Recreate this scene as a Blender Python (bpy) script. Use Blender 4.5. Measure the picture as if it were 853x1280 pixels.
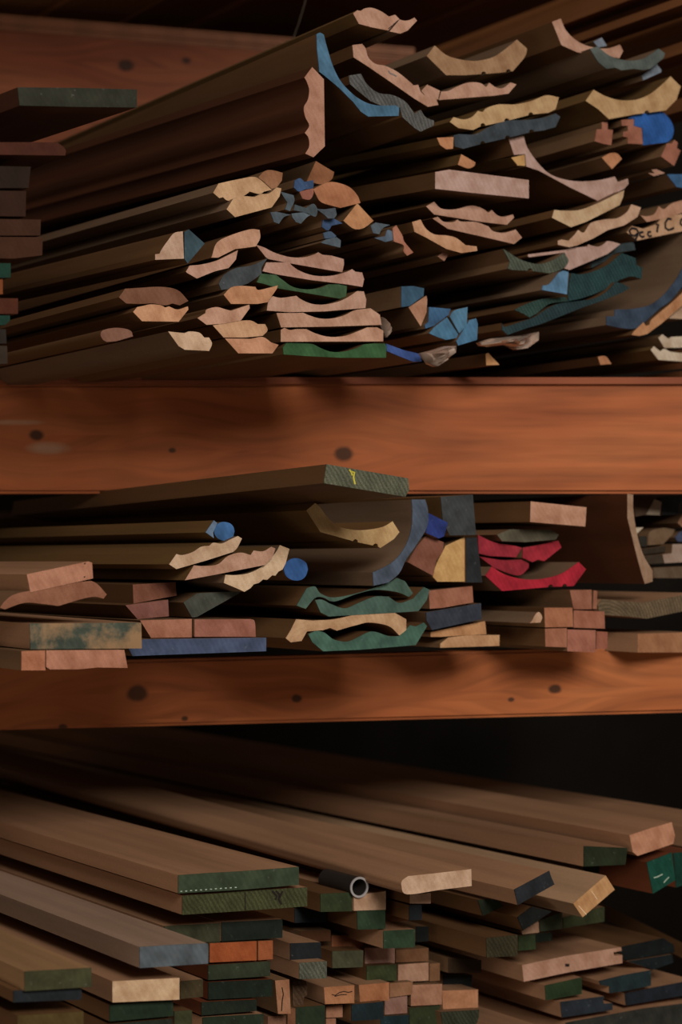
import bpy, bmesh, math, random
from mathutils import Vector, Matrix

for o in list(bpy.data.objects):
    bpy.data.objects.remove(o)
SC = bpy.context.scene
COL = SC.collection

# ------------------------------------------------------------------ camera
F = 2700.0            # focal length in pixels of the 853x1280 frame
HZ = 702.0            # horizon row
EYE = 1.30            # camera height (m)
cam_data = bpy.data.cameras.new('camera')
cam = bpy.data.objects.new('camera', cam_data)
COL.objects.link(cam)
cam.location = (0, 0, EYE)
cam.rotation_euler = (math.radians(90), 0, 0)
cam_data.sensor_fit = 'VERTICAL'
cam_data.sensor_height = 36.0
cam_data.lens = 36.0 * F / 1280.0
cam_data.shift_y = (HZ - 640.0) / 1280.0
cam_data.clip_start = 0.05
cam_data.clip_end = 60
cam_data.dof.use_dof = True
cam_data.dof.focus_distance = 2.22
cam_data.dof.aperture_fstop = 5.6
SC.camera = cam

# ------------------------------------------------------------------ world, lights, exposure
SC.view_settings.view_transform = 'Standard'
SC.view_settings.look = 'None'
SC.view_settings.exposure = 0.0
SC.view_settings.gamma = 1.0
SC.view_settings.use_curve_mapping = False
world = bpy.data.worlds.new('world')
SC.world = world
world.use_nodes = True
bg = world.node_tree.nodes['Background']
bg.inputs['Color'].default_value = (1.0, 0.76, 0.54, 1)
bg.inputs['Strength'].default_value = 0.10


def area_light(name, loc, target, sx, sy, power, color):
    d = bpy.data.lights.new(name, 'AREA')
    d.shape = 'RECTANGLE'
    d.size, d.size_y = sx, sy
    d.energy = power
    d.color = color
    o = bpy.data.objects.new(name, d)
    COL.objects.link(o)
    o.location = loc
    v = Vector(target) - Vector(loc)
    o.rotation_euler = v.to_track_quat('-Z', 'Y').to_euler()
    return o


area_light('window_light', (1.0, -0.95, EYE + 1.3), (0.1, 2.6, EYE - 0.1), 1.3, 1.0, 118, (1.0, 0.93, 0.82))
area_light('low_fill_light', (-1.1, -0.2, EYE - 0.7), (0.2, 2.7, EYE + 0.4), 1.2, 0.8, 9, (1.0, 0.84, 0.66))  # unseen fill added to lift the undersides and left faces

# ------------------------------------------------------------------ frame of the stacked wood
A = math.radians(29.49)
D = Vector((-math.sin(A), math.cos(A), 0))      # boards run back along D
R = Vector((math.cos(A), math.sin(A), 0))       # across the cut ends
V0 = 2.045


def on_plane(px, py, v):
    r = Vector(((px - 426.5) / F, 1.0, (HZ - py) / F))
    t = v / r.dot(D)
    p = r * t
    return Vector((p.dot(R), p.z))               # (across, up) in the plane of the cut ends


# ------------------------------------------------------------------ materials
def s2l(c):
    return tuple(((x / 255.0) / 12.92 if x / 255.0 <= 0.04045 else ((x / 255.0 + 0.055) / 1.055) ** 2.4) for x in c)


MATS = {}


def new_mat(key, rough=0.6, spec=0.3):
    m = bpy.data.materials.new(key)
    m.use_nodes = True
    nt = m.node_tree
    b = nt.nodes['Principled BSDF']
    b.inputs['Roughness'].default_value = rough
    b.inputs['Specular IOR Level'].default_value = spec
    return m, nt, b


def ramp(nt, fac, stops):
    n = nt.nodes.new('ShaderNodeValToRGB')
    while len(n.color_ramp.elements) < len(stops):
        n.color_ramp.elements.new(0.5)
    for e, (p, c) in zip(n.color_ramp.elements, stops):
        e.position = p
        e.color = (*c, 1)
    nt.links.new(fac, n.inputs[0])
    return n.outputs['Color']


def noise(nt, scale, vec_scale=(1, 1, 1), detail=3.0, rough=0.5, dist=0.0, coord='Object', loc=(0, 0, 0)):
    tc = nt.nodes.new('ShaderNodeTexCoord')
    mp = nt.nodes.new('ShaderNodeMapping')
    mp.inputs['Scale'].default_value = vec_scale
    mp.inputs['Location'].default_value = loc
    nt.links.new(tc.outputs[coord], mp.inputs['Vector'])
    n = nt.nodes.new('ShaderNodeTexNoise')
    n.inputs['Scale'].default_value = scale
    n.inputs['Detail'].default_value = detail
    n.inputs['Roughness'].default_value = rough
    n.inputs['Distortion'].default_value = dist
    nt.links.new(mp.outputs[0], n.inputs['Vector'])
    return n.outputs['Fac'], mp


def mul(c, k):
    return tuple(max(0.0, min(1.0, x * k)) for x in c)


def mix(nt, fac, a, b, mode='MIX'):
    n = nt.nodes.new('ShaderNodeMix')
    n.data_type = 'RGBA'
    n.blend_type = mode
    if hasattr(fac, 'links'):
        nt.links.new(fac, n.inputs[0])
    else:
        n.inputs[0].default_value = fac
    for s, i in ((a, 6), (b, 7)):
        if hasattr(s, 'links'):
            nt.links.new(s, n.inputs[i])
        else:
            n.inputs[i].default_value = (*s, 1)
    return n.outputs[2]


def body_mat(col):
    """long faces of a board: faint streaks along its length"""
    key = 'wood_side_%d_%d_%d' % col
    if key in MATS:
        return MATS[key]
    m, nt, b = new_mat(key, 0.55, 0.25)
    c = s2l(col)
    f, _ = noise(nt, 14, (2.2, 0.10, 2.2), 4, 0.6)
    f2, _ = noise(nt, 3.2, (1, 0.5, 1), 4, 0.6)
    f3, _ = noise(nt, 900, (1, 0.25, 1), 2, 0.6)
    c1 = ramp(nt, f, [(0.25, mul(c, 0.72)), (0.75, mul(c, 1.22))])
    c2 = ramp(nt, f2, [(0.3, (0.78, 0.76, 0.74)), (0.7, (1.0, 1.0, 1.0))])
    c3 = ramp(nt, f3, [(0.3, (0.86, 0.85, 0.84)), (0.7, (1.0, 1.0, 1.0))])
    o = mix(nt, 1.0, c1, c2, 'MULTIPLY')
    o = mix(nt, 1.0, o, c3, 'MULTIPLY')
    nt.links.new(o, b.inputs['Base Color'])
    MATS[key] = m
    return m


def soften(col, ks, kv):
    g = 0.3 * col[0] + 0.59 * col[1] + 0.11 * col[2]
    return tuple(int(round(max(0, (g + (x - g) * ks) * kv))) for x in col)


def end_mat(col, kind='raw'):
    """cut ends: growth rings on bare wood, brushed and worn paint on painted ones"""
    col = soften(col, 0.78 if sum(col) > 230 else 1.1, 0.92) if kind == 'raw' else soften(col, 0.74 if col[1] > col[2] else 0.84, 0.78 if col[1] > col[2] else 0.84)
    key = 'cut_end_%s_%d_%d_%d' % ((kind,) + col)
    if key in MATS:
        return MATS[key]
    m, nt, b = new_mat(key, 0.75, 0.15)
    c = s2l(col)
    tc = nt.nodes.new('ShaderNodeTexCoord')
    oi = nt.nodes.new('ShaderNodeObjectInfo')
    mp = nt.nodes.new('ShaderNodeMapping')
    mp.inputs['Scale'].default_value = (1, 0.0, 1)
    nt.links.new(tc.outputs['Object'], mp.inputs['Vector'])
    add = nt.nodes.new('ShaderNodeVectorMath')
    add.operation = 'MULTIPLY_ADD'
    cmb = nt.nodes.new('ShaderNodeCombineXYZ')
    nt.links.new(oi.outputs['Random'], cmb.inputs[0])
    nt.links.new(oi.outputs['Random'], cmb.inputs[2])
    nt.links.new(cmb.outputs[0], add.inputs[0])
    add.inputs[1].default_value = (0.6, 0, 0.37)
    nt.links.new(mp.outputs[0], add.inputs[2])
    w = nt.nodes.new('ShaderNodeTexWave')
    w.wave_type = 'RINGS'
    w.rings_direction = 'Y'
    w.inputs['Scale'].default_value = 60 if kind != 'grain' else 75
    w.inputs['Distortion'].default_value = 3.5
    w.inputs['Detail'].default_value = 2
    nt.links.new(add.outputs[0], w.inputs['Vector'])
    n1 = nt.nodes.new('ShaderNodeTexNoise')
    n1.inputs['Scale'].default_value = 55
    n1.inputs['Detail'].default_value = 4
    nt.links.new(add.outputs[0], n1.inputs['Vector'])
    n2 = nt.nodes.new('ShaderNodeTexNoise')
    n2.inputs['Scale'].default_value = 700
    n2.inputs['Detail'].default_value = 2
    nt.links.new(add.outputs[0], n2.inputs['Vector'])
    if kind == 'raw':
        base = ramp(nt, w.outputs['Fac'], [(0.1, mul(c, 0.955)), (0.9, mul(c, 1.02))])
        o = mix(nt, 1.0, base, ramp(nt, n1.outputs['Fac'], [(0.3, (0.70, 0.62, 0.56)), (0.62, (1, 1, 1))]), 'MULTIPLY')
        o = mix(nt, 1.0, o, ramp(nt, n2.outputs['Fac'], [(0.3, (0.86, 0.84, 0.82)), (0.65, (1, 1, 1))]), 'MULTIPLY')
    elif kind == 'grain':       # open grained painted end, strong rings
        base = ramp(nt, w.outputs['Fac'], [(0.2, mul(c, 0.78)), (0.8, mul(c, 1.16))])
        o = mix(nt, 1.0, base, ramp(nt, n1.outputs['Fac'], [(0.3, (0.6, 0.6, 0.6)), (0.65, (1, 1, 1))]), 'MULTIPLY')
        o = mix(nt, 1.0, o, ramp(nt, n2.outputs['Fac'], [(0.35, (0.6, 0.6, 0.6)), (0.6, (1, 1, 1))]), 'MULTIPLY')
    else:                        # paint
        base = ramp(nt, n1.outputs['Fac'], [(0.3, mul(c, 0.65)), (0.7, mul(c, 1.30))])
        o = mix(nt, 0.5, base, mix(nt, 1.0, base, ramp(nt, w.outputs['Fac'], [(0.2, (0.82, 0.82, 0.82)), (0.8, (1, 1, 1))]), 'MULTIPLY'))
        if kind == 'worn':       # the paint has rubbed off in broad patches
            n4 = nt.nodes.new('ShaderNodeTexNoise')
            n4.inputs['Scale'].default_value = 14
            n4.inputs['Detail'].default_value = 6
            n4.inputs['Roughness'].default_value = 0.65
            nt.links.new(add.outputs[0], n4.inputs['Vector'])
            pm = ramp(nt, n4.outputs['Fac'], [(0.46, (0, 0, 0)), (0.58, (0.8, 0.8, 0.8))])
            sp = nt.nodes.new('ShaderNodeSeparateColor')
            nt.links.new(pm, sp.inputs[0])
            o = mix(nt, sp.outputs[0], o, s2l((150, 116, 84)))
        # worn scratches where the bare wood shows
        n3 = nt.nodes.new('ShaderNodeTexNoise')
        n3.inputs['Scale'].default_value = 160
        n3.inputs['Detail'].default_value = 5
        n3.inputs['Roughness'].default_value = 0.7
        nt.links.new(add.outputs[0], n3.inputs['Vector'])
        msk = ramp(nt, n3.outputs['Fac'], [(0.62, (0, 0, 0)), (0.72, (0.55, 0.55, 0.55))])
        sep = nt.nodes.new('ShaderNodeSeparateColor')
        nt.links.new(msk, sep.inputs[0])
        o = mix(nt, sep.outputs[0], o, tuple(0.5 * x + 0.12 for x in c))
    nt.links.new(o, b.inputs['Base Color'])
    bp = nt.nodes.new('ShaderNodeBump')
    bp.inputs['Strength'].default_value = 0.25
    bp.inputs['Distance'].default_value = 0.001
    nt.links.new(n2.outputs['Fac'], bp.inputs['Height'])
    nt.links.new(bp.outputs[0], b.inputs['Normal'])
    MATS[key] = m
    return m


def plain_mat(key, col, rough=0.6, metal=0.0):
    if key in MATS:
        return MATS[key]
    m, nt, b = new_mat(key, rough, 0.3)
    f, _ = noise(nt, 25, (1, 1, 1), 3)
    o = ramp(nt, f, [(0.3, mul(s2l(col), 0.8)), (0.7, mul(s2l(col), 1.1))])
    nt.links.new(o, b.inputs['Base Color'])
    b.inputs['Metallic'].default_value = metal
    MATS[key] = m
    return m


def beam_mat(key, col, knots, scuffs=()):
    """knotty pine; knots are (x, z) in the beam's own metres"""
    m, nt, b = new_mat(key, 0.6, 0.18)
    c = s2l(col)
    tc = nt.nodes.new('ShaderNodeTexCoord')
    warp = None
    dark = None

    def math_n(op, a, bb=None, clamp=False):
        n = nt.nodes.new('ShaderNodeMath')
        n.operation = op
        n.use_clamp = clamp
        for i, s in enumerate((a, bb)):
            if s is None:
                continue
            if hasattr(s, 'links'):
                nt.links.new(s, n.inputs[i])
            else:
                n.inputs[i].default_value = s
        return n.outputs[0]
    sep = nt.nodes.new('ShaderNodeSeparateXYZ')
    nt.links.new(tc.outputs['Object'], sep.inputs[0])
    nz, _ = noise(nt, 40, (1, 1, 1), 3)
    for (kx, kz, r) in knots:
        dx = math_n('MULTIPLY', math_n('SUBTRACT', sep.outputs[0], kx), 0.75)
        dz = math_n('SUBTRACT', sep.outputs[2], kz)
        d = math_n('SQRT', math_n('ADD', math_n('MULTIPLY', dx, dx), math_n('MULTIPLY', dz, dz)))
        d = math_n('ADD', d, math_n('MULTIPLY', math_n('SUBTRACT', nz, 0.5), 0.006))
        w1 = math_n('DIVIDE', dx, 0.06)
        e = math_n('POWER', 2.718, math_n('MULTIPLY', math_n('ADD', math_n('MULTIPLY', w1, w1), 0), -1.0))
        s = math_n('MULTIPLY', math_n('MULTIPLY', e, 0.022), math_n('SIGN', dz))
        warp = s if warp is None else math_n('ADD', warp, s)
        k = math_n('SUBTRACT', 1.0, math_n('DIVIDE', math_n('SUBTRACT', d, r * 0.5), r * 0.9), True)
        k = math_n('MULTIPLY', k, 1.6, True)
        dark = k if dark is None else math_n('MAXIMUM', dark, k)
    z = sep.outputs[2] if warp is None else math_n('SUBTRACT', sep.outputs[2], warp)
    cmb = nt.nodes.new('ShaderNodeCombineXYZ')
    nt.links.new(math_n('MULTIPLY', sep.outputs[0], 0.07), cmb.inputs[0])
    nt.links.new(sep.outputs[1], cmb.inputs[1])
    nt.links.new(z, cmb.inputs[2])
    g = nt.nodes.new('ShaderNodeTexNoise')
    g.inputs['Scale'].default_value = 75
    g.inputs['Detail'].default_value = 3
    nt.links.new(cmb.outputs[0], g.inputs['Vector'])
    g2 = nt.nodes.new('ShaderNodeTexNoise')
    g2.inputs['Scale'].default_value = 16
    g2.inputs['Detail'].default_value = 3
    nt.links.new(cmb.outputs[0], g2.inputs['Vector'])
    base = ramp(nt, g.outputs['Fac'], [(0.3, mul(c, 0.70)), (0.62, mul(c, 1.12))])
    o = mix(nt, 1.0, base, ramp(nt, g2.outputs['Fac'], [(0.35, (0.84, 0.74, 0.66)), (0.65, (1, 1, 1))]), 'MULTIPLY')
    bl, _ = noise(nt, 5, (1, 1, 1.6), 3)
    o = mix(nt, 1.0, o, ramp(nt, bl, [(0.35, (0.80, 0.70, 0.64)), (0.7, (1, 1, 1))]), 'MULTIPLY')
    if dark is not None:
        o = mix(nt, dark, o, mul(c, 0.16))
    for (sx, sz, rx, rz) in scuffs:
        dx = math_n('DIVIDE', math_n('SUBTRACT', sep.outputs[0], sx), rx)
        dz = math_n('DIVIDE', math_n('SUBTRACT', sep.outputs[2], sz), rz)
        d = math_n('ADD', math_n('MULTIPLY', dx, dx), math_n('MULTIPLY', dz, dz))
        k = math_n('MULTIPLY', math_n('SUBTRACT', 1.0, d, True), math_n('MULTIPLY', nz, 1.1), True)
        o = mix(nt, k, o, (0.42, 0.28, 0.20))
    nt.links.new(o, b.inputs['Base Color'])
    return m


# ------------------------------------------------------------------ mesh helpers
def finish(name, verts, faces, mats, parent=None, fmat=None, angle=35):
    me = bpy.data.meshes.new(name)
    me.from_pydata([tuple(v) for v in verts], [], faces)
    for m in mats:
        me.materials.append(m)
    if fmat:
        for p, i in zip(me.polygons, fmat):
            p.material_index = i
    me.update()
    bm = bmesh.new()
    bm.from_mesh(me)
    bmesh.ops.recalc_face_normals(bm, faces=bm.faces)
    bm.to_mesh(me)
    bm.free()
    for p in me.polygons:
        p.use_smooth = True
    me.set_sharp_from_angle(angle=math.radians(angle))
    o = bpy.data.objects.new(name, me)
    COL.objects.link(o)
    if parent:
        o.parent = parent
    return o


def box(name, x0, x1, y0, y1, z0, z1, mat, parent=None, bev=0.002):
    bm = bmesh.new()
    vs = [bm.verts.new((x, y, z)) for x in (x0, x1) for y in (y0, y1) for z in (z0, z1)]
    for f in ((0, 1, 3, 2), (4, 6, 7, 5), (0, 4, 5, 1), (2, 3, 7, 6), (0, 2, 6, 4), (1, 5, 7, 3)):
        bm.faces.new([vs[i] for i in f])
    if bev:
        bmesh.ops.bevel(bm, geom=bm.edges[:], offset=bev, segments=2, affect='EDGES')
    bmesh.ops.recalc_face_normals(bm, faces=bm.faces)
    me = bpy.data.meshes.new(name)
    bm.to_mesh(me)
    bm.free()
    me.materials.append(mat)
    o = bpy.data.objects.new(name, me)
    COL.objects.link(o)
    if parent:
        o.parent = parent
    return o


CROPS = dict(A=(360, 0, 3.281), B=(600, 0, 3.372), C=(160, 180, 3.281), D=(360, 180, 3.281), E=(600, 160, 3.372),
             F=(100, 300, 3.281), G=(320, 290, 4.739), H=(470, 290, 4.265), I=(640, 290, 4.005), J=(0, 560, 3.281),
             K=(200, 570, 3.877), L=(350, 570, 2.941), M=(580, 590, 3.125), N=(0, 940, 2.843), O=(200, 1040, 3.554),
             P=(370, 1040, 3.554), Q=(580, 1040, 3.125), R=(0, 100, 3.37), S=(700, 1020, 4.922), T=(0, 0, 1.0),
             U=(0, 0, 2.843), W=(713, 580, 6.093), X=(753, 240, 8.53), Y=(740, 320, 7.549), Z=(0, 1140, 3.877))


def outline(crop, text):
    """control points -> closed outline; '~' marks a point the profile curves through, 'N' a small round kerf"""
    ox, oy, s = CROPS[crop]
    P = []
    for tok in text.split():
        fl = 0
        if tok.endswith('~'):
            fl, tok = 1, tok[:-1]
        if tok.startswith('N'):
            fl, tok = 2, tok[1:]
        x, y = tok.split(',')
        P.append((ox + float(x) / s, oy + float(y) / s, fl))
    n = len(P)
    area = sum(P[i][0] * P[(i + 1) % n][1] - P[(i + 1) % n][0] * P[i][1] for i in range(n))
    if area < 0:
        P.reverse()
    out = []
    for i in range(n):
        p0, p1, p2, p3 = (P[(i + k - 1) % n] for k in range(4))
        if p1[2] == 2:
            dx, dy = p2[0] - p0[0], p2[1] - p0[1]
            L = math.hypot(dx, dy)
            dx, dy = dx / L, dy / L
            nx, ny = -dy, dx
            r = 3.2
            for k in range(6):
                a = math.pi * k / 5
                out.append((p1[0] - dx * r * math.cos(a) + nx * r * math.sin(a), p1[1] - dy * r * math.cos(a) + ny * r * math.sin(a)))
            continue
        out.append((p1[0], p1[1]))
        if p1[2] == 1 or p2[2] == 1:
            t1 = ((p2[0] - p0[0]) / 2, (p2[1] - p0[1]) / 2) if p1[2] == 1 else (p2[0] - p1[0], p2[1] - p1[1])
            t2 = ((p3[0] - p1[0]) / 2, (p3[1] - p1[1]) / 2) if p2[2] == 1 else (p2[0] - p1[0], p2[1] - p1[1])
            d = math.hypot(p2[0] - p1[0], p2[1] - p1[1])
            m = 5 if d > 12 else (4 if d > 6 else 3)
            for k in range(1, m):
                t = k / m
                h1 = 2 * t**3 - 3 * t**2 + 1
                h2 = t**3 - 2 * t**2 + t
                h3 = -2 * t**3 + 3 * t**2
                h4 = t**3 - t**2
                out.append(tuple(h1 * p1[j] + h2 * t1[j] + h3 * p2[j] + h4 * t2[j] for j in (0, 1)))
    return out


COUNT = [0]
SECTIONS = []


def stick(crop, text, name, label, col, v=0.0, s=None, kind='raw', side=None, L=1.5, group=None, cat=None, rough_end=0.0):
    """one length of timber: its cut end traced as a profile, run back along D; slope s = how its arris falls in the photo"""
    COUNT[0] += 1
    px = outline(crop, text)
    cx = sum(p[0] for p in px) / len(px)
    cy = sum(p[1] for p in px) / len(px)
    vv = V0 + v + 0.0008 * (COUNT[0] % 5)
    q = [on_plane(a, b, vv) for a, b in px]
    c = on_plane(cx, cy, vv)
    tz = 0.0
    if s is not None:
        vy = cy + s * (cx + 1100.6) * -1
        tz = (HZ - vy) * math.cos(A) / F
    q = [p - c for p in q]
    n = len(q)
    e = 0.0012 if kind != 'raw' else 0.0006
    V = [(p.x, e, p.y) for p in q] + [(p.x, L, p.y + tz * L) for p in q]
    Fc = [list(range(n))[::-1], list(range(n, 2 * n))]
    Fc += [[i, (i + 1) % n, n + (i + 1) % n, n + i] for i in range(n)]
    sm = body_mat(side or (128, 98, 72))
    em = end_mat(tuple(col), 'raw' if kind == 'raw' else kind)
    o = bpy.data.objects.new(name, None)
    COL.objects.link(o)
    o.empty_display_size = 0.05
    part = 'plank' if CATS.get(name, 'board') in ('board', 'block', 'batten') else 'strip'
    finish('rod' if name == 'dowel_rod' else part, V, Fc, [sm], parent=o)
    pos = R * c.x + D * vv
    o.location = (pos.x, pos.y, EYE + c.y)
    o.rotation_euler = (0, 0, A)
    o['label'] = label
    o['category'] = cat or CATS.get(name, 'board')
    o['kind'] = 'thing'
    if group:
        o['group'] = group
    V = [(p.x, 0.0, p.y) for p in q] + [(p.x, e, p.y) for p in q]
    cap = finish('bare_end' if kind == 'raw' else 'painted_end', V, [list(range(n))[::-1], list(range(n, 2 * n))] +
                 [[i, (i + 1) % n, n + (i + 1) % n, n + i] for i in range(n)], [em], parent=o)
    SECTIONS.append((o, cx, cy, vv, q, c, tz))
    return o


CATS = dict(crown_moulding='moulding', cove_moulding='moulding', casing_moulding='moulding', quarter_round='moulding',
            half_round='moulding', panel_moulding='moulding', small_moulding='moulding', timber_block='block', batten='batten',
            dowel_rod='dowel', wood_board='board', timber_board='board', corner_bead='moulding', tongued_batten='batten',
            grooved_board='board', bullnose_board='board', edge_moulding='moulding', wood_wedge='moulding')

# ================================================================== the building
m_wall, nt, b = new_mat('dark_wall', 0.9, 0.1)
f, _ = noise(nt, 3, (1, 1, 1), 4)
nt.links.new(ramp(nt, f, [(0.3, (0.010, 0.008, 0.007)), (0.7, (0.022, 0.017, 0.014))]), b.inputs['Base Color'])
m_floor, nt, b = new_mat('concrete_floor', 0.8, 0.2)
f, _ = noise(nt, 6, (1, 1, 1), 5)
nt.links.new(ramp(nt, f, [(0.3, (0.05, 0.045, 0.04)), (0.7, (0.09, 0.08, 0.07))]), b.inputs['Base Color'])
w = box('wall_back', -3.5, 3.5, 5.4, 5.6, 0.0, 3.2, m_wall, bev=0)
w['kind'] = 'structure'
w = box('floor', -3.5, 3.5, -2.5, 5.4, -0.1, 0.0, m_floor, bev=0)
w['kind'] = 'structure'

# ================================================================== the rack
rack = bpy.data.objects.new('lumber_rack', None)
COL.objects.link(rack)
rack.location = (0, 2.6, 0)
rack['label'] = 'heavy knotty pine rack with three orange brown cross beams holding all the wood'
rack['category'] = 'rack'


def beam(name, x0, x1, y, depth, z0, z1, mat, tilt=0.0, parent=rack):
    """z0,z1 relative to eye; tilt about the depth axis at x=0"""
    o = box(name, x0, x1, 0, depth, 0, z1 - z0, mat, parent=parent, bev=0.004)
    o.location = (0, y - 2.6, EYE + z0)
    o.rotation_euler = (0, -tilt, 0)
    return o


def kz(px, py, Y, z0):
    return ((px - 426.5) / F * Y, (HZ - py) / F * Y - z0)


m2 = beam_mat('pine_beam_middle', (172, 100, 58),
              [(*kz(430, 567, 2.6, .0819), .0075), (*kz(46, 544, 2.6, .0819), .006), (*kz(215, 563, 2.6, .0819), .003)],
              [(*kz(60, 560, 2.6, .0819), .03, .009), (*kz(20, 528, 2.6, .0819), .04, .004)])
beam('beam', -1.25, 1.25, 2.6, .045, .0819, .2138, m2)
m3 = beam_mat('pine_beam_lower', (172, 102, 58),
              [(*kz(172, 860, 2.6, -.1925), .008), (*kz(372, 872, 2.6, -.1925), .004), (*kz(78, 900, 2.6, -.1925), .004),
               (*kz(232, 893, 2.6, -.1925), .003), (*kz(695, 868, 2.6, -.1925), .005), (*kz(640, 880, 2.6, -.1925), .003)])
beam('beam', -1.25, 1.25, 2.6, .045, -.1925, -.112, m3, tilt=.0258)
m1 = beam_mat('pine_beam_upper', (128, 72, 46),
              [(*kz(146, 84, 3.4, .60), .008), (*kz(220, 72, 3.4, .60), .005)])
beam('beam', -1.25, .12, 3.4, .045, .575, .795, m1, tilt=-.08)
mp = body_mat((150, 96, 66))
for k in range(3):                        # plywood packing strips along the top of the upper beam
    beam('packing_strip', -1.25, .12, 3.40 - .004 * (k % 2), .05, .795 + k * .0085, .8025 + k * .0085, mp, tilt=-.08)
md = beam_mat('shelf_deck_pine', (140, 78, 50), [])
beam('shelf_deck', -1.25, 1.25, 2.597, .11, .2142, .2175, md)
beam('shelf_deck', -1.25, 1.25, 2.599, .10, .2178, .2208, md)
mb = beam_mat('pine_post', (150, 86, 52), [])
for y in (2.68, 4.3):
    for x in (-1.25, 1.15):
        box('post', x, x + .1, y - 2.6, y - 2.5, 0, 2.35, mb, parent=rack)
beam('beam', -1.25, 1.25, 2.62, .045, -.80, -.66, mb)

# ------------------------------------------------------------------ palette (cut ends and long faces)
PK = (204, 150, 126); CR = (214, 178, 136); TN = (196, 154, 104); OR = (208, 136, 90); RB = (176, 104, 82)
BL = (62, 112, 168); BB = (38, 98, 190); GB = (88, 104, 118); TL = (74, 120, 106); TD = (44, 84, 88); GR = (60, 104, 60)
GD = (62, 76, 46); NV = (48, 60, 82); BK = (34, 40, 46); RD = (205, 36, 58); PP = (200, 160, 150); WH = (220, 200, 176)
S_BR = (112, 80, 52); S_GY = (128, 104, 84); S_DK = (88, 58, 36); S_PL = (178, 136, 106); S_RD = (120, 66, 42); S_OL = (116, 88, 54)
st = stick

# ================================================================== upper shelf
g1 = 'mouldings stacked on the upper shelf'
st('A', '268,55 285,42 300,45 315,35~ 345,32~ 382,46~ 415,68 440,60 458,78 412,125 345,112 292,98', 'crown_moulding',
   'long pale crown moulding topping the upper stack, its rounded bare end highest in the rack', PK, side=S_OL, s=-.43)
st('A', '418,129 459,80 478,85~ 500,82~ 520,72 530,85 492,125 462,138', 'cove_moulding',
   'small bare moulding end tucked against the topmost crown moulding', PK, side=S_GY, s=-.43)
st('A', '118,140 132,134~ 148,142 160,190~ 185,270~ 215,330~ 260,380~ 310,415~ 365,432~ 440,432 457,440 455,475 330,478 300,458 270,420 210,360 150,310 130,295 120,200',
   'cove_moulding', 'large cove moulding with light blue painted end, high in the upper stack', (74, 122, 160), kind='paint', side=S_BR, v=-.03)
st('A', '68,318 100,275 148,325 152,600 105,645 72,630 88,600~ 85,565~ 70,545 88,515~ 72,480~ 66,440~ 82,410~ 88,370~ 78,335~', 'crown_moulding',
   'pink bare crown moulding standing on edge left of the light blue cove', (190, 132, 108), side=(84, 48, 30), v=-.05, s=-.29)
st('A', '265,185 305,180 320,200~ 330,235~ 360,262~ 400,270~ 450,295~ 500,335~ 515,350 535,348 545,375 565,395 610,408 618,430 575,438 520,405 420,335 325,270 270,235',
   'crown_moulding', 'pink bare crown moulding sloping down right with a staple in its end', PK, side=S_BR, v=.02)
st('A', '250,310 300,302 325,345~ 370,380~ 430,390~ 480,415~ 505,445 520,465 545,450 565,480~ 600,495 598,515 545,540 520,525 470,480 460,440 380,432 340,415 290,375 255,345',
   'crown_moulding', 'crown moulding with a speckled grey painted end beside the light blue cove', (112, 112, 112), kind='grain', side=S_BR, v=.0)
st('T', '527,113.4 534.3,105.8 550.2,113.4 548,124.4 533.7,122', 'small_moulding',
   'small pale moulding end wedged left of the long flat pink crown', PK, v=.03)
st('T', '552,114.5 561,113.5~ 570,109~ 585,103.3~ 600,103.6~ 608,109 612,103.5 621,109.5~ 630,109.7~ 638.5,103 646,105.5 636,117 618,119.5 549,125',
   'crown_moulding', 'flat pink crown moulding lying level just below the brown cove', PK, v=.03, side=S_GY, s=-.30)
st('T', '533.7,70 543.8,57 558,68.6~ 573.3,73.8~ 591.6,76.2~ 608,74~ 620,69.7~ 632.6,60.8~ 646.6,49.5 659.3,60.8 656.3,71.2~ 641.5,89 N636,89.6 625,91 N605,92.5 580,94 558,93.9',
   'cove_moulding', 'brown cove moulding with two kerfs under its curved bare end', (176, 132, 92), v=.05, side=S_GY)
st('T', '562.7,152.4 567.3,146.3 579.4,149.3~ 590,146.3~ 597.7,138.7 603.8,140 609,135~ 623.7,130.5~ 644.5,130.5~ 665.2,126~ 683,119.2~ 699,121.6 695,136.4 686,141 N664,143.5 N634,151 607.4,157 N604,157 591.6,162.5 573.3,160',
   'crown_moulding', 'cream crown moulding with kerfed underside, lying on a slate blue one', (206, 164, 112), v=.04, side=S_OL, s=-.27)
st('T', '567.3,169 573.3,167.6 594.7,167.6~ 612,158.5~ 632.6,151~ 659.3,149.8~ 680,146.8~ 695,141.8 700.8,146 695,158.7 680,163 N665,165 N635,172.5 N604,179.5 579.4,186 568.8,183',
   'crown_moulding', 'slate blue ended crown moulding directly under the cream kerfed one', (66, 76, 88), kind='paint', v=.04, side=S_OL, s=-.22)
st('A', '612,565 680,562 678,610 650,612 625,595', 'corner_bead', 'small rough orange end left of the slate blue crown', OR, s=-.2, side=S_OL, v=.03)
st('D', '712,42 770,75 765,90~ 740,100~ 698,85', 'corner_bead', 'small rough orange end above the pale flat board', OR, s=-.2, side=S_OL, v=.04)
st('B', '305,92 342,78 362,125~ 400,165~ 445,190~ 500,203~ 545,203~ 592,188 605,215 590,245 480,230 410,220 345,190', 'cove_moulding',
   'pink cove moulding standing tall behind the grey green cove', PK, v=.045, side=S_BR)
st('B', '465,205 500,195 520,215~ 560,240~ 620,255~ 680,250~ 720,230~ 755,205 782,225 775,245 720,290 690,295 650,290 598,296 570,285 535,290 500,262',
   'cove_moulding', 'grey green cove moulding with scratched end, high on the right', (98, 112, 108), kind='paint', v=.03, side=S_GY)
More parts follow.
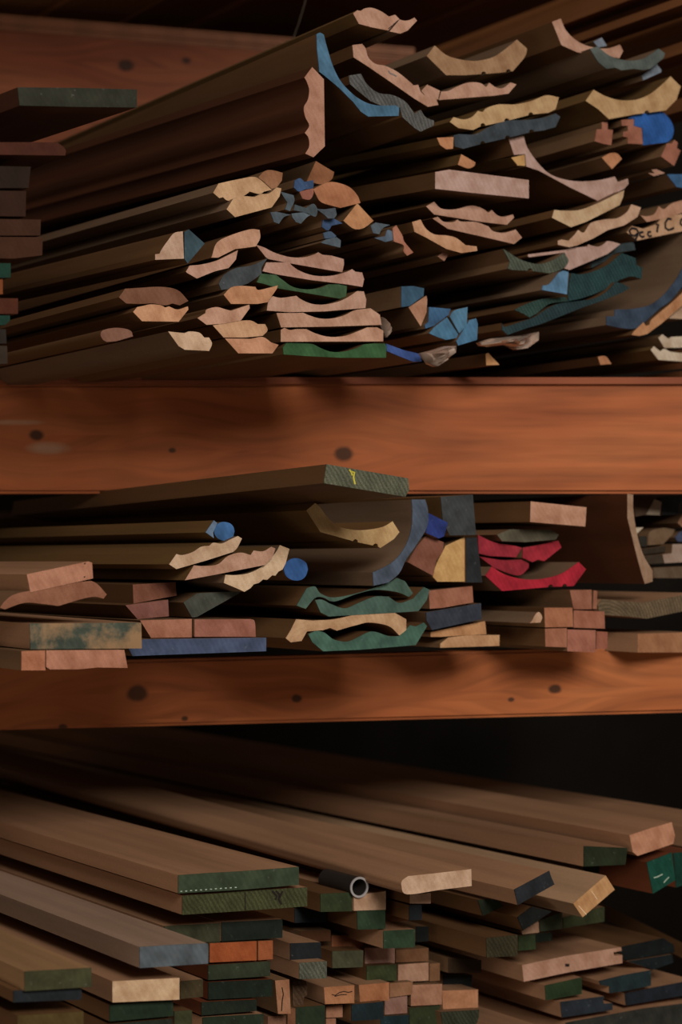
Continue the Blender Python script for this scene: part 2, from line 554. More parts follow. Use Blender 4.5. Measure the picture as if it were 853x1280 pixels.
st('B', '480,175 515,158 537,193 500,200', 'small_moulding', 'pale blue tip poking up behind the grey green cove', (130, 145, 165), kind='paint', v=.08)
st('B', '745,268 767,295 765,305 690,338 684,318 722,294', 'small_moulding', 'pale blue tip showing below the grey green cove', (135, 150, 170), kind='paint', v=.05, side=S_GY)
st('B', '447,425 480,378 530,405~ 590,422~ 660,420~ 720,395~ 770,355~ 805,322 848,365 830,420 785,465 N705,476 665,480 545,502 500,460', 'cove_moulding',
   'tan cove moulding with a broad curved bare end near the right edge', (204, 162, 108), v=.04, side=S_OL)
st('B', '485,595 493,545 515,545 515,515 540,515 540,545 562,548 555,612 520,606', 'tongued_batten', 'small red brown tongued batten left of the bright blue block', RB, v=.05)
st('B', '687,540 652,530 652,500 625,500 640,488 680,480~ 740,470~ 765,468~ 800,500~ 818,540~ 812,580~ 790,600 690,612', 'half_round',
   'rounded block with a bright blue painted end at the right of the upper stack', BB, kind='paint', v=.05)
st('B', '597,505 650,502 650,530 683,538 688,608 625,605 625,580 605,575 605,555 625,552 625,530 600,530', 'tongued_batten',
   'red brown tongued batten set against the bright blue block', RB, v=.05)
st('E', '765,120 790,65 812,65 820,50 835,60 832,85 848,95 820,160', 'tongued_batten', 'red brown tongued batten at the right edge below the bright blue block', RB, v=.05)
st('E', '122,45 185,32 200,80~ 240,140~ 290,190~ 350,215~ 420,225~ 500,220~ 570,205 582,228 625,213 628,235 610,256 505,310 380,250 250,180 196,162 192,110 145,113',
   'cove_moulding', 'very large pink cove moulding sweeping down right in the middle of the upper stack', PP, v=.05, side=S_BR, s=-.24)
st('E', '133,125 190,112 192,160 160,158 150,145', 'corner_bead', 'small rough yellow orange end against the very large pink cove', (214, 160, 90), v=.035, s=-.2, side=S_OL)
st('T', '544.4,215 562,212 661.5,225 661.5,248 600,242 544.4,236', 'wood_board', 'pale pink flat board end in the middle of the upper stack', PP, v=.0, s=-.17, side=S_BR)
st('E', '315,345 345,348~ 400,348~ 440,340~ 505,314 610,262 605,290 590,325 450,395 385,418 305,378', 'casing_moulding',
   'cream casing moulding directly under the very large pink cove', CR, v=.03, side=S_BR)
st('E', '330,475 345,470 375,475 400,450 415,430 440,440~ 470,400~ 530,385~ 580,380~ 620,355~ 640,322 680,335 665,375 610,410 540,430 480,465 410,495 378,502 330,492',
   'crown_moulding', 'cream crown moulding below the cream casing, its end rising to the right', (214, 170, 140), v=.03, side=S_BR)
st('E', '678,368 700,372~ 735,364~ 755,330 778,342~ 810,318~ 870,300 870,352 790,378 705,396', 'crown_moulding', 'pink crown moulding above the board with black writing', (200, 142, 114), v=.05)
wr = st('E', '620,440 640,412 690,425 745,405 775,370 870,362 870,432 665,474 ', 'casing_moulding', 'pale moulding end with black handwriting at the right edge', (206, 158, 118), v=.05)
st('I', '82,122 82,112 262,90 292,80 380,72 385,62~ 400,68~ 440,72~ 480,45 503,48 545,60 480,110 290,190 262,182 286,145 265,103 88,126', 'crown_moulding',
   'thin pink moulding lying over the speckled grey strip', PP, v=.04, side=S_BR)
st('E', '515,125 550,106~ 580,108~ 600,130 558,173', 'quarter_round', 'small quarter round with pinkish end right of the very large pink cove', OR, v=.06)
st('E', '710,190 738,192 725,176 745,174 782,190 735,203', 'small_moulding', 'tiny pale broken moulding tip at right', PK, v=.07)
st('E', '790,195 870,195 870,255 830,248', 'panel_moulding', 'blue painted tip at the right edge above the written moulding', BL, kind='paint', v=.06)
st('D', '115,70 190,115 180,145~ 140,165~ 78,152', 'quarter_round', 'brown quarter round left of the orange half round', (160, 98, 60), v=.02)
st('D', '105,185 150,162~ 190,156~ 250,175~ 285,210~ 298,242 215,262 140,240~ 118,212~', 'half_round', 'broad orange half round in the middle of the upper stack', (196, 122, 82), v=.0)
st('D', '285,243 352,315 310,345~ 270,347~ 228,315', 'quarter_round', 'light orange quarter round wedge below the broad half round', (210, 142, 92), v=.0)
st('T', '533,258 543,252 550.5,260~ 561,262~ 573,261~ 589,257~ 602,260~ 611,266 615,262.5 622,269~ 630,271~ 641.5,268 643,272 634,281 600,277 543,268', 'crown_moulding',
   'pink crown moulding, uppermost of the three under the pale flat board', PK, v=.03, s=-.2, side=S_BR)
st('T', '541,273 547.5,271 555,277~ 567,277.5~ 572,274.5 577,277~ 595,277.5~ 611,283 617,289~ 630,291~ 645,287 653,297 643,305 600,295 560,286', 'crown_moulding',
   'pink crown moulding, middle of the three under the pale flat board', PK, v=.02, s=-.2, side=S_BR)
st('D', '510,320 545,310 565,345~ 600,370~ 650,375~ 690,385~ 730,415 775,420 778,438 712,447 650,430 570,385 520,360', 'crown_moulding',
   'light orange crown moulding, lowest of the three under the pale flat board', (216, 158, 118), v=.0, side=S_BR)
st('D', '430,345 445,333 470,375~ 478,400~ 515,445 490,458 475,440~ 475,415~ 435,400', 'casing_moulding', 'red brown moulding end beside the small grey blue trims', (190, 118, 92), v=.0)
# small blue and grey trims
g = 'small painted trims in the upper stack'
st('D', '28,150 50,140~ 68,155 105,148 103,180~ 72,185 45,195~ 25,178', 'small_moulding', 'small bright blue trim, topmost of the little painted ends', (60, 90, 140), kind='paint', v=-.02, group=g)
st('D', '48,196 75,188 105,182 105,205~ 90,228~ 60,224', 'small_moulding', 'small red brown trim under the topmost blue trim', (170, 100, 84), v=-.02)
st('C', '625,195 680,210 683,235~ 665,275 645,268 655,240', 'small_moulding', 'small grey trim left of the topmost blue trim', GB, kind='paint', v=-.03, group=g)
st('C', '585,280 610,278 668,290 640,300~ 620,327 600,320', 'small_moulding', 'small grey trim, leftmost of the little painted ends', GB, kind='paint', v=-.03, group=g)
st('C', '672,285 720,280 750,292 735,300~ 710,327 690,320 675,300', 'small_moulding', 'small grey trim beside the leftmost one', GB, kind='paint', v=-.03, group=g)
st('C', '685,248 730,262 762,245~ 778,270~ 770,298~ 740,285 715,278 680,272', 'small_moulding', 'small slate trim at the centre of the painted trims', (76, 88, 98), kind='paint', v=-.025, group=g)
st('D', '115,265 150,268 195,262 200,290~ 190,305 165,305 150,290', 'small_moulding', 'small slate trim under the half round', (84, 96, 110), kind='paint', v=-.02, group=g)
st('D', '145,305 180,303~ 225,325 180,335 165,355~ 140,340', 'small_moulding', 'small blue trim below the slate ones', (62, 92, 140), kind='paint', v=-.01, group=g)
st('D', '145,365 175,358~ 200,378 190,385 150,388', 'small_moulding', 'small slate blue trim above the lowest grey trim', (70, 94, 124), kind='paint', v=-.01, group=g)
st('D', '155,392 200,382 218,395 215,425 135,405', 'small_moulding', 'lowest small grey trim of the painted trims', GB, kind='paint', v=-.01, group=g)
st('D', '340,335 360,322 420,332 390,345~ 375,370 350,365', 'small_moulding', 'small grey trim right of the light quarter round', GB, kind='paint', v=.0, group=g)
st('D', '355,385 400,378 410,352~ 435,365~ 438,390~ 400,402', 'small_moulding', 'small blue grey trim against the red brown moulding end', (92, 112, 140), kind='paint', v=.0, group=g)
# left part
st('C', '350,200 372,162 450,145~ 520,135~ 560,160 590,188 560,195 540,205~ 500,195 480,210~ 450,225~ 410,232~ 390,218 375,222', 'crown_moulding',
   'cream crown moulding high on the left of the upper stack', (214, 166, 122), v=-.03, side=S_GY, s=-.28)
st('C', '535,137 560,112~ 590,107~ 635,118 632,150 605,185 592,186 562,158', 'crown_moulding', 'brown mottled crown end behind the high left cream one', (170, 112, 76), v=-.02)
st('C', '405,268 432,225 470,214~ 520,217 545,205 580,202~ 610,178 630,182 622,215 590,260 440,300', 'crown_moulding',
   'cream crown moulding resting just under the high left one', (214, 166, 122), v=-.035, side=S_GY, s=-.28)
st('C', '112,452 130,450 140,430~ 165,395~ 190,365~ 225,358 230,470 112,475', 'panel_moulding', 'pale bell-shaped moulding end on the left beside a dark blue wedge', (206, 168, 144), v=-.06, side=S_BR, s=-.24)
st('C', '232,360 250,350 315,408 245,490 232,470', 'wood_wedge', 'diamond shaped dark blue painted end beside the pale bell-shaped one', (58, 84, 98), kind='paint', v=-.06, side=S_BR, s=-.24)
st('C', '345,460 365,405~ 420,375~ 500,350~ 540,352 543,385~ 525,420 480,426 440,431 430,436 370,466 342,466', 'crown_moulding',
   'pink crown moulding above the pale angled casing on the left', (206, 150, 120), v=-.04, side=S_BR)
st('F', '435,130 450,105 500,100~ 560,85~ 600,66~ 648,42 640,80 610,115 550,130~ 480,158 440,135', 'casing_moulding', 'pale pink casing angled up right, under the pink crown', (206, 154, 132), v=-.045, side=S_BR)
st('G', '0,75 50,92~ 110,122~ 200,148~ 280,150~ 340,135~ 370,120 395,135 450,140 520,160 522,190~ 512,238 430,225 200,185 75,160 60,150', 'casing_moulding',
   'wide pink casing, topmost of the stacked wide casings', (196, 146, 128), v=-.01, side=S_BR)
st('G', '62,180 130,180~ 200,180 215,200~ 260,230~ 330,255~ 400,262~ 470,255~ 540,235~ 570,220 590,235 630,240 642,280 632,325 540,310 330,285 130,252 40,232', 'casing_moulding',
   'wide pink casing, second of the stacked wide casings', (202, 152, 134), v=-.02, side=S_BR)
st('F', '570,180 590,145~ 640,115~ 700,105~ 760,80 770,75 747,110~ 745,138 720,158 690,178 640,195~ 580,205', 'crown_moulding',
   'dark mottled grey crown end left of the green casing', (70, 78, 84), kind='paint', v=-.035)
st('G', '30,246 120,254 160,285~ 220,325~ 300,340~ 380,330~ 430,310 490,310 540,320 535,380 500,395 350,370 140,335 40,305 5,298', 'casing_moulding',
   'green ended wide casing between the pink ones', (66, 110, 66), kind='paint', v=-.02, side=S_BR)
st('F', '590,225 620,195~ 660,188~ 720,192 732,205~ 780,195~ 812,186 808,200 770,255 730,262 620,262', 'crown_moulding', 'orange crown moulding under the dark mottled one', (214, 146, 104), v=-.04)
st('G', '65,465 75,400 100,380 150,390~ 240,378 270,400~ 330,425~ 400,430~ 480,415~ 540,390~ 600,350 640,352 655,400 650,450 410,470 200,475', 'casing_moulding',
   'wide pink casing just under the green one', (202, 154, 132), v=-.03, side=S_BR)
st('G', '122,480 230,480 280,478 320,495~ 380,512~ 450,512~ 520,495~ 570,470~ 600,460 680,452 735,490 745,550 450,560 150,565', 'casing_moulding',
   'wide pink casing with a plain square left edge, third from the bottom of its stack', (208, 156, 130), v=-.03, side=S_BR)
st('G', '148,580 170,568 200,580~ 240,575 300,575 340,595~ 400,615~ 460,622~ 530,615~ 600,590~ 660,565 720,565 755,585 755,648 148,650', 'casing_moulding',
   'wide pink casing resting directly on the bottom green casing', (212, 158, 130), v=-.03, side=S_BR)
st('G', '160,685 180,658 220,658~ 300,660 340,665~ 390,690~ 450,710~ 520,708~ 590,690~ 640,665 700,660 765,660 775,680 772,745 500,745 300,735 165,725', 'casing_moulding',
   'bright green ended wide casing at the bottom of the upper stack', (56, 112, 58), kind='paint', v=-.03, side=S_BR)
st('F', '160,235 185,200 230,197 330,192~ 400,205~ 445,250 410,268 380,260 350,268~ 300,260~ 250,262~ 190,260', 'crown_moulding',
   'dark brown crown end on top of the leftmost orange crown', (134, 84, 60), v=-.07, side=S_BR)
st('F', '218,295 235,275 260,270~ 290,264~ 330,267~ 350,277 365,272 400,285~ 443,272 445,285 405,335 255,333', 'crown_moulding',
   'orange crown moulding, leftmost bright end of the upper stack', (216, 152, 110), v=-.07, side=S_BR)
st('F', '85,390~ 95,370~ 150,360~ 205,370~ 218,395 150,415 110,418 95,410', 'half_round', 'dull pink rounded end at the far left, low in the upper stack', (140, 92, 74), v=-.08, side=S_BR)
st('F', '362,375 390,378~ 430,382 450,375~ 490,380~ 510,400 530,400 542,425~ 530,455 430,450 405,435', 'crown_moulding',
   'cream crown moulding lying lowest on the left of the upper shelf', (216, 178, 144), v=-.08, side=S_GY)
st('F', '482,320 515,300 520,285~ 560,275~ 600,285 620,290 650,280~ 695,265 697,280 660,330 590,343 520,348', 'crown_moulding',
   'pink crown moulding above two orange ones', (210, 156, 128), v=-.05, side=S_BR)
st('F', '545,350 620,338 650,332~ 700,330~ 730,345 760,345 770,370~ 750,393 680,400 590,400', 'crown_moulding',
   'light orange crown moulding between the pink one and the lowest orange one', (216, 160, 118), v=-.05, side=S_BR)
st('F', '595,404 700,405 750,398~ 785,420 815,430 790,465 650,465', 'crown_moulding', 'orange crown moulding at the bottom left of the green casing', (216, 150, 112), v=-.05, side=S_BR)
st('H', '55,595 150,630 235,650 245,690 200,692 120,660 60,635', 'edge_moulding', 'bright blue painted strip beside the bottom green casing', (60, 90, 170), kind='paint', v=.02)
st('H', '137,290 200,288 258,300 255,340 180,395 137,400', 'timber_block', 'dark blue painted block end above the pink wedge', (58, 98, 130), kind='paint', v=.0)
st('H', '175,402 270,340 275,360 270,430 240,503', 'wood_wedge', 'pink bare wedge below the dark blue block', (198, 140, 110), v=.0)
st('H', '285,400 400,410 390,440 310,500 265,515 262,495 280,480', 'panel_moulding', 'blue painted moulding end, leftmost of the cluster of four', (62, 108, 158), kind='paint', v=.01)
st('H', '285,540 310,510 380,455 440,545 430,565 375,575 330,560~', 'panel_moulding', 'light blue moulding end, lowest left of the cluster of four', (74, 130, 175), kind='paint', v=.01)
st('H', '395,450 420,418~ 490,400 485,500 445,540', 'panel_moulding', 'light blue moulding end, upper right of the cluster of four', (84, 140, 182), kind='paint', v=.01)
st('H', '430,582 500,470 535,460 545,490 540,575 440,605', 'panel_moulding', 'light blue moulding end, lowest right of the cluster of four', (76, 132, 178), kind='paint', v=.01)
st('H', '587,650 600,645 660,708 590,710', 'wood_wedge', 'small orange triangular end low in the upper stack', (226, 160, 100), v=.06, side=S_DK)
st('H', '350,95 375,85 385,125 365,155 330,130 355,110', 'small_moulding', 'small brown knob-like moulding end under the light orange crown', (176, 120, 96), v=.02)
st('T', '629.4,311 638.8,317~ 652.5,325~ 672.5,330~ 690,325.7~ 705.4,316.2 711.2,326.2~ 703.7,336.2~ 687.4,341.7 N663,338.5 640,337.4 635.3,335.7 637.6,327', 'cove_moulding',
   'speckled grey green cove strip hanging below the thin pink moulding', (104, 118, 100), kind='grain', v=.03)
st('I', '152,290 155,268 185,262~ 215,230~ 235,205~ 258,193 285,200 277,312', 'panel_moulding', 'light blue bell-shaped moulding end in front of the teal crowns', (90, 140, 185), kind='paint', v=.01, side=S_GY)
st('I', '300,205 340,212~ 400,200~ 480,165~ 550,105 620,130 625,165 655,180 650,235 600,222~ 540,240 500,270 440,300~ 350,332~ 285,345 282,315 290,240', 'crown_moulding',
   'dark teal crown moulding on top of its nested pair', TD, kind='grain', v=.04, side=S_BR)
st('I', '15,390 40,375~ 100,350~ 150,335 270,325 285,347 200,356~ 160,380~ 130,405 90,428 60,410~', 'crown_moulding', 'teal green moulding end left of the nested pair', (56, 100, 92), kind='grain', v=.03, side=S_BR)
st('I', '-48,455 -38,475~ 10,462~ 60,445~ 100,432~ 132,415~ 160,395~ 230,360~ 340,345~ 420,330~ 480,295~ 520,250 560,260 590,280 560,300 450,345 350,380 250,420 150,460 80,480 -20,515 -48,490', 'crown_moulding',
   'long dark teal crown moulding, lower of the nested pair', (46, 76, 84), kind='grain', v=.03, side=S_BR)
st('I', '395,160 430,130~ 470,120~ 510,95~ 540,62~ 612,50 620,90 520,108~ 470,145~ 400,180', 'crown_moulding', 'dark slate crown end behind the nested teal pair', (54, 70, 76), kind='paint', v=.06)
st('I', '475,422 515,422 518,388 600,385~ 680,370~ 740,335~ 800,270~ 840,210~ 880,120~ 905,0~ 905,-70 960,-70 955,20~ 930,140~ 890,225~ 853,275~ 800,340~ 740,385~ 680,440 640,480 600,486 540,480 475,465', 'cove_moulding',
   'large slate blue cove moulding curving up the right edge', (58, 76, 104), kind='paint', v=.042, side=S_GY)
st('I', '600,515 612,498 660,452 672,470 690,465 700,440~ 745,400~ 800,355~ 880,280 880,345 760,450~ 720,480 680,510 640,520', 'crown_moulding',
   'orange crown moulding nested under the large slate blue cove', (210, 142, 94), v=.04, side=S_BR)
st('I', '768,432 853,366 880,345 880,436', 'wood_board', 'pale grey cream board end at the right edge under the orange crown', (196, 160, 130), v=.05, side=S_GY)
st('I', '735,530 755,512 785,535 800,525 880,522 880,578 765,580', 'casing_moulding', 'cream notched moulding at the right edge, upper of two', WH, v=.07)
st('I', '697,590 712,572 745,598 765,585~ 800,600~ 880,608 880,650 735,640', 'casing_moulding', 'cream notched moulding at the right edge, lower of two', WH, v=.07, side=S_OL)
st('I', '432,625 470,622~ 500,660 445,665', 'quarter_round', 'small orange round end near the shelf, right of the triangular one', OR, v=.08, side=S_DK)

# far left stack of the upper shelf, board colours darkened to stand for shade
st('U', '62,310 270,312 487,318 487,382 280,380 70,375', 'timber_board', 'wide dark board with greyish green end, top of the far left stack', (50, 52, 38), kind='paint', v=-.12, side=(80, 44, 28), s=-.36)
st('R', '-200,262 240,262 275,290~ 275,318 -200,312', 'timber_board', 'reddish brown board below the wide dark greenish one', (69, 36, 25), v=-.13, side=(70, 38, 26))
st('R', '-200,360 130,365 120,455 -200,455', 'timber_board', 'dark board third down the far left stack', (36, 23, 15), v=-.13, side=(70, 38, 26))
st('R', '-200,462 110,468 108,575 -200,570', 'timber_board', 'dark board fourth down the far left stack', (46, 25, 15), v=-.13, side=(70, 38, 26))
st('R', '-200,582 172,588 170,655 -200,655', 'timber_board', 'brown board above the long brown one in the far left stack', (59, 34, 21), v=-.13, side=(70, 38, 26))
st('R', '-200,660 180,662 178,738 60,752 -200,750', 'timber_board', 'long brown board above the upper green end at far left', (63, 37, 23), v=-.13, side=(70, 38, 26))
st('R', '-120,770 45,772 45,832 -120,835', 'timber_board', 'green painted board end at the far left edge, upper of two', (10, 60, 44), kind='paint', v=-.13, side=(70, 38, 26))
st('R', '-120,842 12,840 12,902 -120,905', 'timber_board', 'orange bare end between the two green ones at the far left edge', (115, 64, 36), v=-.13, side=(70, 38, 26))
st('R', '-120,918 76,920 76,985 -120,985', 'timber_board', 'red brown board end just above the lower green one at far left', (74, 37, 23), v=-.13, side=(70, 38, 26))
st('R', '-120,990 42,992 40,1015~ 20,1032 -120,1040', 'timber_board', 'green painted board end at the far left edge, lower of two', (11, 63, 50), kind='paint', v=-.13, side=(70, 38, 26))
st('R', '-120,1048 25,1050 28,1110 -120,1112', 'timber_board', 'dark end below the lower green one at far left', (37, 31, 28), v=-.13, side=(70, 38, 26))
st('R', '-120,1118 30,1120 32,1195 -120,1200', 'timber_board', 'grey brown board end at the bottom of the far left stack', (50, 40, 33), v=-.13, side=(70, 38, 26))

st('T', '866,436 960,428 960,452 866,460', 'timber_board', 'brown board low in the upper stack running out at the right edge', (140, 96, 66), v=.09, side=(124, 78, 48), s=-.09, L=1.1)
st('T', '866,462 960,454 960,466 866,471', 'timber_board', 'thin brown board lying lowest on the upper shelf, running out at the right edge', (140, 96, 66), v=.09, side=(124, 78, 48), s=-.13, L=1.1)
# long mouldings whose ends lie to the right, outside the picture, filling the upper stack
fill = [(900, -60, 60, 10), (900, -30, 70, 10), (940, 15, 70, 14), (980, -100, 60, 14), (1040, -130, 70, 14), (960, 80, 90, 16)]

# ================================================================== middle shelf
st('J', '110,518 362,465 378,470 382,535 125,592', 'wood_board', 'pink board end tilted up right at the left edge of the middle shelf', (196, 128, 98), v=-.12, side=S_PL)
st('J', '0,655 20,628~ 60,600~ 150,580~ 280,553 375,545 402,560~ 438,600 425,618 390,610~ 340,618~ 240,648 180,640~ 100,635~ 20,662', 'crown_moulding',
   'thin brown crown moulding under the tilted pink board', (158, 96, 70), v=-.12)
st('J', '122,720 580,716 582,822 125,825', 'timber_board', 'thick board with worn green and tan painted end at left of the middle shelf', (84, 98, 84), kind='worn', v=-.1, side=S_PL, s=.09)
st('J', '88,833 185,830 187,912 88,912', 'batten', 'small square orange batten end at the bottom left of the middle shelf', (196, 118, 84), v=-.115)
st('J', '190,830 510,828 516,860 524,902 400,900 320,908 205,908 190,898', 'wood_board', 'flat orange pink board end with a ragged lower edge', (196, 124, 96), v=-.115)
st('T', '158,806 180,799 333,797 333,814 166,820', 'wood_board', 'long low board with a blue painted end under two red bricks of wood', (76, 92, 130), kind='paint', v=-.06)
st('J', '545,560 720,550 725,605 548,638', 'timber_block', 'red brown end in the middle shelf left, upper of two behind the crowns', (140, 80, 60), v=.0, side=S_BR)
st('J', '515,645 690,622 693,690 565,702', 'timber_block', 'purplish brown end, lower of two behind the crowns', (148, 88, 78), v=-.01, side=S_BR)
st('J', '575,707 787,701 787,776 620,779', 'timber_block', 'orange brown block end resting on the blue painted board, left one', (188, 116, 88), v=-.05)
st('K', '168,792 440,790 460,803~ 465,876 168,876', 'timber_block', 'red block end with pale stain on the blue painted board, right one', (176, 104, 86), v=-.05)
st('K', '115,710 180,665 395,655 380,668 180,780 155,782', 'batten', 'grey green wedge shaped end under the three bare crowns', (84, 88, 78), kind='paint', v=-.02)
st('K', '222,370 262,312 278,325 258,372 262,398', 'corner_bead', 'pale blue triangular end hugging the left dowel', (104, 132, 168), kind='paint', v=-.05, side=S_OL)
st('K', '362,365 352,395~ 318,411~ 282,400~ 264,372~ 272,338~ 300,320~ 335,324~ 356,342~', 'dowel_rod', 'round rod with blue painted end, left of two, resting on a bare crown', (60, 112, 180), kind='paint', v=-.05, side=S_OL)
st('K', '45,525 80,475 110,480~ 160,465~ 200,440~ 240,435 260,420~ 300,424~ 340,405~ 378,388 398,400 375,445~ 355,465 230,505 80,548', 'crown_moulding',
   'bare cream crown, upper left of three together in the middle shelf', (214, 176, 142), v=-.06, side=S_OL)
st('K', '122,602 165,530 210,533~ 280,525~ 330,485~ 390,468~ 440,480 455,458 500,462~ 540,440 560,448 545,490~ 510,528 270,575', 'crown_moulding',
   'bare pink crown, middle of three together in the middle shelf', (206, 154, 128), v=-.055, side=S_OL)
st('K', '310,615 318,575 370,577~ 440,565~ 510,525~ 560,470~ 582,432 628,450 610,520 595,550 575,560 560,580 545,578 520,600 500,598 480,615 455,622 440,640 410,658 370,640', 'cove_moulding',
   'bare cream cove with ragged edge, lowest right of three in the middle shelf', (226, 190, 152), v=-.05, side=S_GY)
st('K', '718,548 708,580~ 685,600~ 650,603~ 615,585~ 602,552~ 610,520~ 638,498~ 675,497~ 708,517~', 'dowel_rod', 'round rod with blue painted end, right of two, beside the ragged cream cove', (50, 100, 176), kind='paint', v=-.045, side=S_BR)
st('L', '172,30 472,82 476,125 462,150 162,100', 'timber_board', 'wide board with greyish green end, highest on the middle shelf, overlapping the big beam', (120, 124, 96), kind='grain', v=-.2, side=S_BR, s=-.10, L=.85)
st('L', '98,200 130,173 150,190~ 175,225~ 220,260~ 280,272~ 330,270~ 380,260~ 415,240 440,280 420,305 370,338 N352,331 N278,315 150,280', 'crown_moulding',
   'tan crown moulding floating over the big slate blue curve of the middle shelf', (212, 170, 110), v=-.05, side=S_OL, s=-.03)
st('L', '485,160 535,160 545,200~ 542,260~ 500,330~ 465,380~ 440,430~ 400,465 345,477 342,428 400,400~ 440,365~ 470,315~ 485,260~ 488,200', 'casing_moulding',
   'large curved casing with slate blue end in the middle shelf', (84, 98, 122), kind='paint', v=-.02, side=S_GY)
st('L', '543,208 618,245 605,295 585,303 538,283', 'timber_block', 'small bright blue block beside the large slate blue curve', (44, 64, 150), kind='paint', v=-.0)
st('L', '540,292 603,317 600,350 575,385 563,440 470,390 505,330', 'timber_block', 'red brown block under the small bright blue one', (150, 88, 68), v=.01)
st('L', '592,150 710,142 722,290 625,292 600,240', 'timber_board', 'dark slate square end at the top of the middle shelf', (70, 74, 78), kind='paint', v=.0, side=S_OL, s=-.02)
st('L', '681,297 681,462 580,462 563,445 575,400~ 610,330', 'panel_moulding', 'yellowish bare moulding end against a black one', (224, 170, 98), v=.01)
st('L', '685,300 725,300 745,465 685,465', 'timber_board', 'nearly black upright board end right of the yellowish moulding', (44, 48, 54), kind='paint', v=.01)
st('L', '62,550 100,485 130,480~ 150,505~ 200,520~ 300,500~ 400,465~ 430,448 460,460 490,505 475,518 430,500~ 350,492~ 280,508~ 200,535~ 160,520~ 130,522~ 95,562', 'crown_moulding',
   'sea green ended crown, uppermost of the nested green ones', (84, 124, 108), kind='paint', v=-.01, side=S_BR)
st('L', '130,530 155,528~ 190,545~ 240,560~ 290,540~ 350,517~ 400,517 440,540~ 490,525 530,482 552,492 540,530 510,570 440,575 180,590 150,575', 'crown_moulding',
   'sea green ended crown, second of the nested green ones', (80, 120, 106), kind='paint', v=-.01, side=S_BR)
st('L', '22,670 40,640 60,600 120,605 200,600~ 300,580~ 420,575 465,600 465,640 440,660 400,625~ 330,612~ 280,622~ 210,642 185,632 160,640 100,645 80,680 40,685', 'crown_moulding',
   'bare orange cream crown between the green nested ones', (218, 168, 124), v=-.01, side=S_BR)
st('L', '105,655 135,641 165,650~ 200,675~ 250,682~ 290,665~ 340,645~ 400,662~ 440,662 480,622 500,627 530,612 542,625 500,695 300,712 160,718 120,685', 'crown_moulding',
   'sea green ended crown, lowest of the nested green ones', (74, 126, 108), kind='paint', v=-.01, side=S_BR)
st('L', '548,495 708,478 712,538 600,558 552,562', 'timber_block', 'red brown block on top of the slate blue block', (182, 110, 84), v=.02)
st('L', '538,575 740,541 742,600 560,640 540,605', 'timber_block', 'slate blue painted block between brown and orange ones', (58, 66, 82), kind='paint', v=.02)
st('L', '555,647 755,607 760,655 590,665 555,665', 'wood_wedge', 'orange wedge end under the slate blue block', (214, 150, 96), v=.03)
st('L', '590,690 620,667 700,658 808,658 808,698 590,705', 'wood_board', 'light orange thin end at the shelf beam, lowest right of the green nest', (216, 158, 110), v=.03)
st('M', '262,115 480,138 475,213 260,195', 'wood_board', 'pink board end at the top of the middle shelf beside the red ends', (214, 152, 122), v=.0, side=S_BR, s=-.02)
st('M', '130,245 180,224 340,225 372,245 360,264 240,274 150,270', 'casing_moulding', 'dull greenish grey curved end on top of the red ones', (112, 104, 82), kind='paint', v=.04)
st('M', '55,245 120,275~ 200,288 228,296 205,333 100,328 60,318', 'cove_moulding', 'crimson end, upper left of the red group', (190, 44, 62), kind='paint', v=.05, side=S_BR)
st('M', '232,296 300,284~ 370,268 382,295 315,348 290,342 270,352 230,335', 'cove_moulding', 'crimson end, upper right of the red group', (204, 42, 62), kind='paint', v=.05)
st('M', '60,330 150,344~ 225,342 255,358 250,378~ 210,404~ 120,375', 'cove_moulding', 'crimson end, darkest, in the middle of the red group', (180, 40, 58), kind='paint', v=.05)
st('M', '85,405 110,370 160,400~ 230,418~ 300,418~ 380,398~ 450,352 478,380 430,445 N395,447 N340,449 150,465', 'cove_moulding', 'bright crimson cove, lowest and broadest of the red group', (214, 34, 58), kind='paint', v=.02, side=S_GY)
st('M', '640,85 662,88 663,150~ 673,220~ 684,270~ 705,330~ 738,385 738,428 708,437 692,385~ 672,310~ 655,240 640,180', 'casing_moulding',
   'tall thin casing standing on edge, its pale end at right of the middle shelf', (178, 138, 110), v=.0, side=(84, 48, 30))
st('M', '415,462 500,460 500,536 430,536', 'timber_block', 'small square red brown end on top of the brick-like pile', (176, 106, 80), v=-.0)
st('M', '508,462 522,465 520,535 505,535', 'batten', 'narrow upright red brown strip right of the small square end', (180, 110, 84), v=-.0)
st('M', '315,530 425,530 428,605 318,607', 'timber_block', 'orange brown block, upper left of the brick-like pile', (192, 116, 78), v=-.01, side=S_BR)
st('M', '430,540 550,545 552,612 430,608', 'timber_block', 'red brown block, upper right of the brick-like pile', (186, 108, 82), v=-.01)
st('M', '318,612 403,610 403,685 320,682', 'timber_block', 'orange pink block, lower left of the brick-like pile', (190, 114, 84), v=-.01, side=S_BR)
st('M', '405,615 516,618 515,705 405,700', 'timber_block', 'pink stained block, lowest of the brick-like pile', (190, 112, 90), v=-.01)
st('M', '520,622 562,625 562,690 518,692', 'timber_block', 'small red block at the lower right of the brick-like pile', (178, 100, 76), v=-.01)
st('M', '258,590 268,580~ 280,557~ 295,547~ 307,568~ 300,588', 'small_moulding', 'little pale moulding end left of the brick-like pile', (214, 164, 130), v=-.02, side=S_GY)
st('M', '525,520 540,497 620,505 700,510 853,482 900,472 900,530 853,545 715,573 650,565 540,558 528,540', 'timber_board', 'broad rough board with a cracked greenish brown end at the right edge', (150, 120, 84), kind='grain', v=.0, side=S_PL)
st('M', '680,632 900,626 900,705 680,705', 'wood_board', 'flat orange brown board end at the lower right of the middle shelf', (186, 122, 80), v=.0, side=S_PL)
